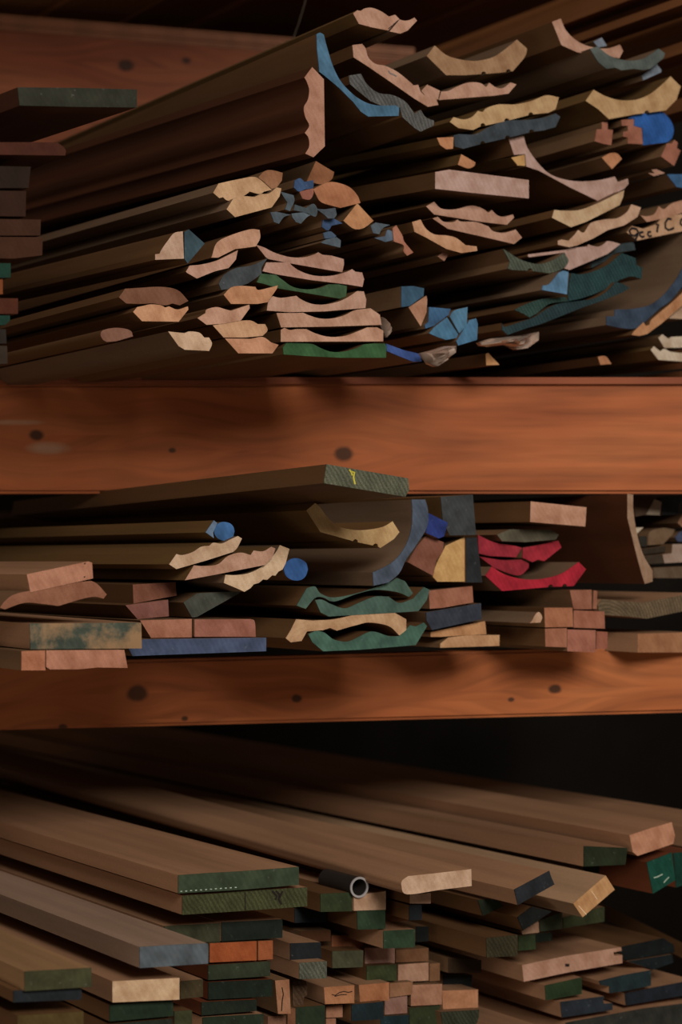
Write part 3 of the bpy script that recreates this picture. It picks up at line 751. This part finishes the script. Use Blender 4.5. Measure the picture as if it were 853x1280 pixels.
# far things seen right of the tall casing
st('W', '480,240 700,240 640,275 580,385 500,400 488,330', 'timber_block', 'dark brown end at upper right behind the tall casing', (110, 84, 64), v=.1)
st('W', '580,385 635,262 697,290 685,390', 'casing_moulding', 'small cream tapered end behind the tall casing', WH, v=.1)
st('W', '700,255 900,235 835,300 820,385 700,390', 'timber_block', 'dark grey end right of the small cream tapered one', (64, 68, 70), kind='paint', v=.1)
st('W', '820,450 860,380 1000,380 1000,475 860,485', 'timber_block', 'orange end at the right edge behind the tall casing', (190, 130, 94), v=.09)
st('W', '500,485 560,482 510,530', 'small_moulding', 'tiny white end against the tall casing', WH, v=.1)
st('W', '590,620 600,530~ 640,500~ 720,485 800,500 780,540 710,610', 'casing_moulding', 'brownish curved end in the background right of the tall casing', (130, 100, 72), v=.1)
st('W', '525,550 585,550 585,630 540,630', 'timber_block', 'small black end in the background left of the brownish curved one', (50, 48, 44), v=.1)
st('W', '800,560 850,510~ 950,500 950,600 820,590', 'small_moulding', 'dull blue end at the right edge of the background group', (80, 92, 130), kind='paint', v=.1)
st('W', '545,650 770,620 770,665 560,690', 'timber_block', 'dark strip end above the lower grey pink one in the background', (60, 52, 44), v=.09)
st('W', '705,690 775,680 780,612 1000,605 1000,740 720,755', 'casing_moulding', 'pale grey pink stepped end in the background', (180, 150, 136), v=.08)
st('W', '560,700 702,690 712,755 600,762', 'timber_block', 'dark block left of the pale stepped end', (70, 60, 50), v=.08)
st('W', '635,790 1000,775 1000,870 635,868', 'timber_board', 'grey brown board lying on the broad rough board', (110, 88, 68), v=.07)

# ================================================================== bottom stack
st('O', '82,192 220,182 355,175 490,165 618,155 618,235 360,257 82,273', 'timber_board', 'wide thick plank with mossy green painted end, highest of the left group', (66, 84, 56), kind='paint', v=-.14, side=S_PL, L=2.2)
st('O', '100,283 240,274 380,262 655,246 655,330 380,350 100,368', 'timber_board', 'wide plank with green end and strong growth rings, directly under the highest green plank', (92, 96, 50), kind='grain', v=-.135, side=S_PL, L=2.2)
st('N', '497,693 620,685 738,680 741,690 740,752 497,768', 'wood_board', 'plank with slate grey painted end crossing in front of the green ones', (92, 102, 112), kind='paint', v=-.22, side=(170, 142, 124), L=2.2)
st('N', '400,815 638,803 638,880 400,890', 'wood_board', 'plank with clean cream bare end below the slate grey one', (226, 184, 142), v=-.2, side=S_PL, L=2.2)
st('N', '88,780 325,767 327,835 88,850', 'timber_board', 'plank with dark olive end nearest the left edge', (74, 74, 40), kind='paint', v=-.27, side=(168, 132, 96), L=2.2)
st('N', '48,848 290,840 290,880 48,890', 'timber_board', 'plank with black end under the dark olive one at left', BK, kind='paint', v=-.265, side=S_BR, L=2.2)
st('N', '62,937 297,922 297,1010 62,1020', 'timber_board', 'plank with olive brown end at the bottom left corner', (84, 70, 40), v=-.26, side=S_BR, L=2.2)
st('N', '390,900 500,890 615,885 617,938 390,958', 'timber_board', 'plank with very dark green end under the clean cream one', (34, 56, 36), kind='paint', v=-.19, side=S_BR, L=2.2)
st('N', '641,815 722,808 722,870 641,878', 'timber_board', 'small olive brown end right of the clean cream one', (84, 68, 36), kind='paint', v=-.15, side=S_PL)
st('N', '620,922 683,918 683,1000 620,1000', 'timber_board', 'olive end at the bottom, right of the very dark green one', (76, 80, 42), kind='paint', v=-.15, side=S_BR)
st('N', '390,968 612,948 612,1010 390,1020', 'timber_board', 'dark end at the very bottom below the very dark green one', (44, 54, 40), kind='paint', v=-.19, side=S_BR)
st('O', '20,418 270,405 270,488 60,492 20,470', 'timber_board', 'plank with dull olive end behind the slate grey one', (70, 72, 44), kind='paint', v=-.1, side=S_PL)
st('O', '274,402 545,388 545,470 274,486', 'timber_board', 'plank with blackish green end beside the dull olive one', (30, 42, 34), kind='paint', v=-.1, side=S_PL)
st('O', '222,495 430,485 430,570 222,580', 'timber_board', 'bright orange bare end right of the slate grey plank', (184, 82, 34), v=-.1)
st('O', '437,485 502,482 502,565 437,570', 'batten', 'narrow orange end right of the bright orange one', (176, 86, 42), v=-.1)
st('O', '215,592 490,574 490,640 215,658', 'timber_board', 'green end directly under the bright orange one', (54, 66, 42), kind='paint', v=-.1, side=S_RD)
st('O', '215,668 500,655 500,730 215,745', 'timber_board', 'very dark green end, second under the bright orange one', (26, 42, 28), kind='paint', v=-.1, side=S_RD)
st('O', '185,757 430,745 430,795 185,815', 'timber_board', 'dark green end, third under the bright orange one', (34, 48, 32), kind='paint', v=-.1, side=S_RD)
st('O', '190,824 460,808 460,900 190,915', 'timber_board', 'dark green end, fourth under the bright orange one', (40, 56, 34), kind='paint', v=-.1, side=S_PL)
st('O', '512,660 575,655 582,808 525,808', 'batten', 'upright pink brown end with a crack, left of the knotty one', (184, 122, 84), v=-.06)
st('O', '580,495 715,490 718,566 580,570', 'batten', 'black painted end above the greyish speckled one', (34, 38, 44), kind='paint', v=-.05, side=S_PL)
st('O', '620,582 742,574 742,650 620,654', 'batten', 'batten with shiny grey speckled end', (120, 124, 104), kind='grain', v=-.07, side=S_PL)
st('O', '588,665 650,662 655,720~ 640,735 638,780 592,780', 'timber_block', 'rough knotty brown end below the speckled one', (120, 82, 54), kind='grain', v=-.03)
st('O', '480,820 560,815 560,900 480,900', 'batten', 'dull brown end at the bottom beneath the upright pink one', (134, 88, 66), v=-.04)
st('O', '568,785 612,782 612,900 568,900', 'batten', 'orange brown end at the bottom left of a green one', (140, 84, 54), v=-.04)
st('O', '600,340 740,336 740,400 600,404', 'batten', 'black end under the green plank corner', BK, kind='paint', v=.02, side=S_BR)
st('P', '110,275 255,268 255,352 110,355', 'batten', 'green end left of the cream one under the bullnose board', (54, 70, 36), kind='paint', v=-.04, side=S_BR)
st('P', '258,283 400,262 400,345 258,350', 'batten', 'cream bare end beside the plastic pipe', (206, 162, 128), v=-.04, side=S_PL)
st('P', '272,352 398,345 398,430 275,434', 'batten', 'mid green end under the cream one', (48, 76, 48), kind='paint', v=-.04, side=S_BR)
st('P', '390,440 530,432 530,512 390,518', 'batten', 'long batten with green end sticking out in the middle', (50, 80, 50), kind='paint', v=-.045, side=S_PL)
st('P', '162,530 300,526 298,600 162,605', 'batten', 'olive mottled end left of the upper pink one', (86, 86, 56), kind='paint', v=.0, side=S_BR)
st('P', '305,515 440,515 440,583 308,588', 'batten', 'dusky pink end in the upper row of the small ends', (180, 128, 112), v=.02)
st('P', '315,595 448,588 448,660 315,665', 'batten', 'moss green end between two pink ones', (66, 78, 36), kind='paint', v=.01, side=S_BR)
st('P', '455,590 590,580 590,660 455,668', 'batten', 'pale pink end right of the moss green one', (196, 144, 116), v=.02)
st('P', '595,585 640,582 640,660 595,664', 'batten', 'narrow brown end right of the pale pink one', (140, 92, 58), v=.022)
st('P', '445,525 590,515 590,574 445,580', 'batten', 'brown end above the pale pink one', (130, 84, 52), v=.022)
st('P', '125,690 260,680 260,760 130,765', 'batten', 'orange end with a black squiggle of grain', (198, 126, 80), v=-.03, side=S_PL)
st('P', '280,680 415,668 415,748 285,755', 'batten', 'orange end right of the one with the black squiggle', (190, 114, 70), v=-.01, side=S_PL)
st('P', '418,672 520,665 516,722 418,735', 'batten', 'plain orange brown end in the third row', (168, 112, 76), v=.008)
st('P', '395,738 495,725 495,805 395,812', 'batten', 'dusky purple pink end in the bottom row', (160, 112, 98), v=.01)
st('P', '512,680 650,675 650,766 512,773', 'batten', 'large pink brown end under the pale pink one', (188, 128, 98), v=.01)
st('P', '650,705 810,700 810,780 655,790', 'batten', 'bright orange pink end standing forward on the right', (206, 134, 92), v=.012, side=S_PL)
st('P', '248,767 390,754 390,832 248,840', 'batten', 'dark petrol blue end under the orange pair', (28, 44, 50), kind='paint', v=-.02, side=S_BR)
st('P', '0,780 130,770 130,900 0,900', 'batten', 'dark green end at the bottom left of the small ends', (44, 62, 36), kind='paint', v=-.04, side=S_BR)
st('P', '135,772 208,768 208,822 135,826', 'batten', 'small pink end right of the dark green one', (184, 122, 90), v=-.01)
st('P', '135,830 178,828 178,900 135,900', 'batten', 'small pink end at the very bottom edge', (178, 118, 86), v=-.01)
st('P', '505,782 640,770 640,900 505,900', 'batten', 'olive green end below the large pink brown one', (58, 68, 34), kind='paint', v=.01)
st('P', '378,820 502,812 502,900 378,900', 'batten', 'petrol blue end at the very bottom', (26, 48, 56), kind='paint', v=.01)
st('P', '645,800 815,790 812,830~ 790,880 660,900', 'timber_block', 'rough greenish end under the bright orange pink one', (72, 78, 56), kind='grain', v=.0)
st('P', '655,632 785,635 780,694 655,700', 'batten', 'black end above the bright orange pink one', (24, 30, 32), kind='paint', v=.05)
st('P', '678,560 825,570 825,626 678,626', 'batten', 'very dark brown end above the black one on the right', (50, 36, 24), v=.02)
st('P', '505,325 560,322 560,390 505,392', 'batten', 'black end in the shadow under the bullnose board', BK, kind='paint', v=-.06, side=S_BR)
st('P', '470,240~ 474,215~ 500,196 640,181 780,165 782,240 640,257 495,277~', 'bullnose_board', 'shelf board with rounded nose and clean cream end lying over the stack', (224, 180, 148), v=-.12, side=S_PL, L=2.4, s=.28)
st('P', '508,279 600,270 600,318 508,318', 'batten', 'pale end directly under the rounded nose of the cream board', (206, 160, 134), v=-.06, side=S_BR)
st('Q', '198,225 335,152 342,175 355,205 212,285', 'wood_board', 'wide board with a chipped black end right of the bullnose board', (44, 48, 56), kind='paint', v=-.1, side=S_PL, L=2.4)
st('Q', '428,280 490,226 555,170 590,225 465,333', 'wood_board', 'wide board with a bright tan end cut at a slant', (222, 160, 100), v=-.09, side=(184, 150, 120), L=2.4)
st('S', '430,118 560,75 690,38 710,120 700,170 600,205 480,245 450,222', 'timber_board', 'thick board with an orange bare end, uppermost at the right', (216, 144, 108), v=-.05, side=S_PL, L=2.4)
st('S', '537,285 690,225 712,395 575,478', 'timber_board', 'thick timber with emerald green end under the orange one', (14, 96, 76), kind='paint', v=-.04, side=S_RD, L=2.4)
st('S', '700,228 860,215 860,395 718,440', 'timber_board', 'deep green end right of the emerald one at the edge', (10, 70, 56), kind='paint', v=-.0, side=S_RD)
st('S', '770,70 1000,0 1000,130 770,190', 'timber_board', 'broad board at the right edge behind the orange ended one', (150, 100, 76), v=.05, side=S_PL, L=2.4)
st('Q', '470,55 640,62 632,128 470,135', 'timber_board', 'dim green end tucked under the orange ended thick board', (44, 56, 30), kind='paint', v=-.048, side=S_PL, L=2.4)
st('Q', '470,138 530,132 530,160 470,165', 'batten', 'small dark green end beneath the dim green one', (30, 40, 26), kind='paint', v=.01)
st('Q', '210,333 265,292 345,310 232,385', 'timber_board', 'slanted black end beneath the chipped black board', (24, 26, 26), kind='paint', v=-.05, side=S_BR)
st('Q', '225,388 292,350 295,392 230,400', 'batten', 'small pale sliver under the slanted black end', (196, 150, 120), v=.0)
st('Q', '298,345 385,312 385,378 298,390', 'batten', 'greyish green end right of the small pale sliver', (80, 92, 66), kind='paint', v=.02)
st('Q', '388,335 550,292 550,350 390,376', 'timber_board', 'long olive green end behind the slanted tan one', (62, 70, 34), kind='paint', v=.04)
st('Q', '55,265 130,262 155,290 75,328', 'batten', 'dark green slanted end below the pale bullnose board', (30, 44, 24), kind='paint', v=-.03, side=S_BR)
st('Q', '88,414 210,402 210,485 90,490', 'batten', 'long batten with rough olive end pointing out right of centre', (80, 70, 42), kind='grain', v=-.06, side=S_BR)
st('Q', '214,407 280,400 282,458 214,465', 'batten', 'green end beside the rough olive one', (50, 68, 32), kind='paint', v=-.0)
st('Q', '283,398 345,392 345,424 283,432', 'batten', 'thin dark green end right of the plain green one', (34, 46, 34), kind='paint', v=.02)
st('Q', '228,520 400,484 615,450 618,464 585,470 587,484 620,480 620,512 410,548 235,585', 'grooved_board', 'wide pink tongue and groove board with a grooved clean end', (208, 152, 126), v=.02, side=S_PL, L=2.2)
st('Q', '318,600 462,568 462,633 322,658', 'batten', 'deep green end under the pink grooved board', (46, 72, 36), kind='paint', v=.02, side=S_PL)
st('Q', '530,582 620,560 732,540 732,600 640,620 570,630 570,602 535,598', 'grooved_board', 'blue black grooved end right of the deep green one', (34, 52, 58), kind='paint', v=.022, side=S_PL)
st('Q', '378,664 550,642 545,658 548,672 582,668 582,695 385,725', 'grooved_board', 'navy grooved end with diagonal saw marks', (42, 50, 62), kind='paint', v=.02, side=S_PL)
st('Q', '630,630 740,608 900,578 900,632 853,640 635,678', 'grooved_board', 'long blue black end at the lower right edge', (34, 40, 52), kind='paint', v=.03, side=S_PL)
st('Q', '600,465 625,447 780,415 820,440 825,470 640,500 622,500 622,478', 'timber_board', 'black end right of the pink grooved board, upper', (20, 26, 28), kind='paint', v=.03, side=S_BR)
st('Q', '640,506 815,478 820,510 735,540 735,536', 'timber_board', 'black end right of the pink grooved board, lower', (24, 34, 38), kind='paint', v=.03, side=S_PL)
st('Q', '400,745 700,690 900,665 900,760 400,830', 'grooved_board', 'broad board across the bottom right corner', (60, 60, 54), kind='paint', v=.025, side=S_PL)

st('Q', '100,752 275,750 275,800 100,802', 'batten', 'pinkish board leaving the picture at the bottom edge left of the grooved boards', (150, 110, 88), v=.02, side=S_PL)
st('Q', '870,440 960,500 960,560 870,500', 'timber_board', 'brown warped board slanting down at the right edge above the black grooved ends', (120, 76, 50), v=.1, side=S_BR, s=.5, L=.55)

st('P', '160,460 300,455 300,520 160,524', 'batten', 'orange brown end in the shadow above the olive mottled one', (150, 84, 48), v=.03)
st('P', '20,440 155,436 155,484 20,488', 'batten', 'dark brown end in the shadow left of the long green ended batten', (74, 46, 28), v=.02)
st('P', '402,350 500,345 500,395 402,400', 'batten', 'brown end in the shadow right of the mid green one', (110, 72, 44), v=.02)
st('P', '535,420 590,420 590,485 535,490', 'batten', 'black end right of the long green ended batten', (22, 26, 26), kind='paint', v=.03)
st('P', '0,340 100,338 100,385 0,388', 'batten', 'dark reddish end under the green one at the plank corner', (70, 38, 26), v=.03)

# ------------------------------------------------------------------ boards whose ends lie outside the picture at top right
for i, (x, y, w_, h_) in enumerate(fill):
    stick('T', '%g,%g %g,%g %g,%g %g,%g' % (x, y + w_ * .12, x + w_, y - w_ * .08, x + w_ + 2, y + h_, x + 2, y + w_ * .12 + h_), 'timber_board',
          'dark board running up out of the picture at the top right, number', (120, 80, 56), v=.0, side=(140, 92, 58), L=1.25, group='dark boards at the top right')
    SECTIONS[-1][0]['label'] = 'dark board running up out of the picture at the top right'

# boards lying on the uppermost shelf, seen from below
r = 0.55
rnd = random.Random(4)
while r < 2.7:
    wd = rnd.choice([.10, .13, .16, .19])
    o = box('shelf_board', 0, wd, 0, 2.2, 0, .028, body_mat(rnd.choice([(170, 112, 68), (146, 92, 56), (190, 130, 84)])))
    p = R * r + D * (2.35 + rnd.random() * .15)
    o.location = (p.x, p.y, EYE + .895 + rnd.random() * .012)
    o.rotation_euler = (0, 0, A)
    o['label'] = 'dark board lying on the uppermost shelf, seen from below'
    o['category'] = 'board'
    o['group'] = 'boards on the uppermost shelf'
    r += wd + rnd.choice([.004, .006, .02, .05])

# ------------------------------------------------------------------ handwriting on the pale moulding end
wo = [s for s in SECTIONS if s[0] is wr][0]


def ink(strokes, width, crop, sec, mat, name, parent):
    ob, cx, cy, vv, q, c, tz = sec
    V, Fc = [], []
    for s_ in strokes:
        pts = [tuple(float(t) for t in p.split(',')) for p in s_.split()]
        ox, oy, sc = CROPS[crop]
        P = [on_plane(ox + a / sc, oy + b_ / sc, vv) - c for a, b_ in pts]
        n0 = len(V)
        for i, p in enumerate(P):
            a = P[max(i - 1, 0)]
            b_ = P[min(i + 1, len(P) - 1)]
            t = (b_ - a).normalized()
            nn = Vector((-t.y, t.x)) * width
            for yy in (-0.0006, 0.0002):
                V.append((p.x + nn.x, yy, p.y + nn.y))
                V.append((p.x - nn.x, yy, p.y - nn.y))
        for i in range(len(P) - 1):
            k = n0 + 4 * i
            Fc += [[k, k + 1, k + 5, k + 4], [k + 2, k + 6, k + 7, k + 3], [k, k + 4, k + 6, k + 2], [k + 1, k + 3, k + 7, k + 5]]
        Fc += [[n0, n0 + 2, n0 + 3, n0 + 1], [n0 + 4 * (len(P) - 1) + j for j in (0, 1, 3, 2)]]
    return finish(name, V, Fc, [mat], parent=parent)


m_ink = plain_mat('black_ink', (22, 18, 24), .5)
hw = ink(['375,445 345,470 305,455 290,415 315,385 365,395 385,430 372,475 350,520', '440,428 408,430 400,462 425,482 450,472', '520,425 492,428 485,455 505,475 528,465',
          '575,345 600,350 590,385 585,430', '740,290 700,285 672,330 675,385 705,405 745,395 765,380', '870,275 840,300 835,340 860,360'],
         .0014, 'X', wo, m_ink, 'handwriting', wr)
hw['label'] = 'black marker handwriting'

# staple in the sloping pink crown
sb = [s for s in SECTIONS if 'staple' in s[0]['label']][0]
m_st = plain_mat('steel', (190, 190, 195), .3, .9)
ink(['412,290 418,300 436,308 446,314'], .0007, 'A', sb, m_st, 'staple', sb[0])

# ------------------------------------------------------------------ plastic pipe under the bullnose board
def tube(name, px, py, v, rpx, label, cat, mat, L=1.5):
    c = on_plane(px, py, V0 + v)
    r_ = (on_plane(px + rpx, py, V0 + v) - c).length
    V, Fc = [], []
    N = 32
    for (rr, y) in ((r_, 0), (r_, L), (r_ * .80, L), (r_ * .80, 0)):
        V += [(rr * math.cos(2 * math.pi * k / N), y, rr * math.sin(2 * math.pi * k / N)) for k in range(N)]
    for a in range(4):
        for k in range(N):
            b_ = (a + 1) % 4
            Fc.append([a * N + k, a * N + (k + 1) % N, b_ * N + (k + 1) % N, b_ * N + k])
    o = finish(name, V, Fc, [mat])
    p = R * c.x + D * (V0 + v)
    o.location = (p.x, p.y, EYE + c.y)
    o.rotation_euler = (0, 0, A)
    o['label'] = label
    o['category'] = cat
    return o


pipe = tube('plastic_pipe', 448.8, 1109, -.042, 11, 'open grey plastic pipe end under the bullnose board', 'pipe', plain_mat('shaded_plastic', (44, 40, 38), .5), L=.07)  # grey pipe, body coloured dark to stand for the shadow around it
rim = tube('rim', 448.8, 1109, -.0435, 11.3, 'pale grey rim', 'pipe', plain_mat('grey_plastic', (150, 146, 148), .35), L=.0015)
del rim['category']
rim.parent = pipe
rim.location = (0, -.0015, 0)
rim.rotation_euler = (0, 0, 0)


# ------------------------------------------------------------------ small marks on cut ends
def find(words):
    hit = [s for s in SECTIONS if words in s[0]['label']]
    return hit[0]


def mark(words, strokes, width, crop, mat, name, label):
    sec = find(words)
    o = ink(strokes, width, crop, sec, mat, name, sec[0])
    o['label'] = label
    return o


m_white = plain_mat('pale_scratch', (170, 185, 170), .7)
m_yel = plain_mat('yellow_crayon', (190, 180, 60), .7)
m_dark = plain_mat('dark_crack', (26, 16, 12), .8)
m_pale = plain_mat('pale_wood_scratch', (240, 215, 180), .7)
mark('emerald green', ['578,380 600,374 632,358', '640,410 655,392 672,376'], .0005, 'S', m_white, 'scratch', 'white scratches')
mark('overlapping the big beam', ['255,50 262,60 266,72', '262,58 274,60 270,78 276,104'], .0008, 'L', m_yel, 'chalk_mark', 'yellow chalk mark')
mark('highest of the left group', ['%d,%d %d,%d' % (90 + 22 * k, 264 - k * 1.6, 98 + 22 * k, 263.6 - k * 1.6) for k in range(12)], .0004, 'O', m_white, 'dotted_line', 'white dotted line')
mark('bright tan end cut at a slant', ['448,288 478,322', '500,232 520,262'], .0003, 'Q', m_pale, 'scratch', 'pale scratches')
mark('black squiggle', ['160,722 175,725 195,712 215,708 232,712 250,708', '172,730 200,722 225,722'], .0004, 'P', m_dark, 'grain_line', 'dark squiggle')
mark('with a crack, left of the knotty', ['542,690 548,720 543,750 540,795'], .0005, 'O', m_dark, 'crack', 'dark crack')
mark('strong growth rings', ['515,262 530,275 528,300 540,322', '500,262 520,285 512,300', '545,262 532,290'], .001, 'O', m_dark, 'knot', 'dark resin knot')
mark('grooved clean end', ['396,520 412,520'], .0016, 'Q', m_dark, 'slot', 'dark slot')
mark('tilted up right at the left edge', ['345,476 350,472', '344,530 349,527'], .0005, 'J', m_dark, 'nail_hole', 'dark nail holes')
mark('topping the upper stack', ['412,118 425,108 438,96 452,84'], .0004, 'A', m_dark, 'crack', 'dark joint')
mark('wide plank with green end and strong', ['378,268 379,346'], .0004, 'O', m_dark, 'crack', 'dark joint line')

# ------------------------------------------------------------------ crumpled clear plastic bags
def bag(crop, text, label, v, depth, seed):
    px = outline(crop, text)
    vv = V0 + v
    cx = sum(p[0] for p in px) / len(px)
    cy = sum(p[1] for p in px) / len(px)
    c = on_plane(cx, cy, vv)
    q = [on_plane(a, b_, vv) - c for a, b_ in px]
    rn = random.Random(seed)
    V, Fc = [], []
    n = len(q)
    rings = [(1.0, .22), (1.02, .10), (1.0, .0), (.78, -.35), (.5, -.7), (.25, -.9)]
    for k, (sc, dy) in enumerate(rings):
        for i, p in enumerate(q):
            j = (rn.random() - .5) * depth * (.9 if k else 0.2)
            V.append((p.x * sc, dy * depth + j, p.y * sc))
    V.append((0, -depth, 0))
    for k in range(len(rings) - 1):
        for i in range(n):
            Fc.append([k * n + i, k * n + (i + 1) % n, (k + 1) * n + (i + 1) % n, (k + 1) * n + i])
    k = len(rings) - 1
    for i in range(n):
        Fc.append([k * n + i, k * n + (i + 1) % n, len(V) - 1])
    key = 'clear_plastic_film'
    if key not in MATS:
        m, nt, b = new_mat(key, .22, .6)
        b.inputs['Base Color'].default_value = (.62, .46, .38, 1)
        b.inputs['Transmission Weight'].default_value = .35
        b.inputs['Alpha'].default_value = .75
        MATS[key] = m
    o = finish('plastic_bag', V, Fc, [MATS[key]], angle=70)
    p = R * c.x + D * vv
    o.location = (p.x, p.y, EYE + c.y)
    o.rotation_euler = (0, 0, A)
    o['label'] = label
    o['category'] = 'bag'


bag('H', '238,645 300,630 350,612 412,610 415,645 380,680 330,715 290,700 260,680', 'crumpled clear plastic over a moulding end beside the bright blue strip', .0, .018, 2)
bag('H', '545,590 600,570 680,560 760,555 850,535 850,580 800,620 745,628 690,600 620,610 560,605', 'crumpled clear plastic hanging below the teal crowns', .03, .018, 5)
bag('G', '738,505 765,520 785,560 790,600 770,625 757,600 752,555', 'small scrap of shiny clear plastic beside the stacked wide casings', -.02, .012, 7)

# thin dark thread hanging in front of the upper beam
def thread():
    V, Fc = [], []
    pts = [(386, -20), (381, 5), (374, 28), (366, 50)]
    for i, (a, b_) in enumerate(pts):
        Y = 3.0
        c = Vector(((a - 426.5) / F * Y, Y, (HZ - b_) / F * Y))
        for k in range(6):
            V.append((c.x + .0007 * math.cos(k * math.pi / 3), c.y + .0007 * math.sin(k * math.pi / 3), c.z))
        if i:
            Fc += [[(i - 1) * 6 + k, (i - 1) * 6 + (k + 1) % 6, i * 6 + (k + 1) % 6, i * 6 + k] for k in range(6)]
    o = finish('hanging_thread', V, Fc, [plain_mat('thread_fibre', (70, 60, 50), .8)])
    o.location = (0, 0, EYE)
    o['label'] = 'thin thread hanging in the dark behind the topmost crown moulding'
    o['category'] = 'thread'


thread()
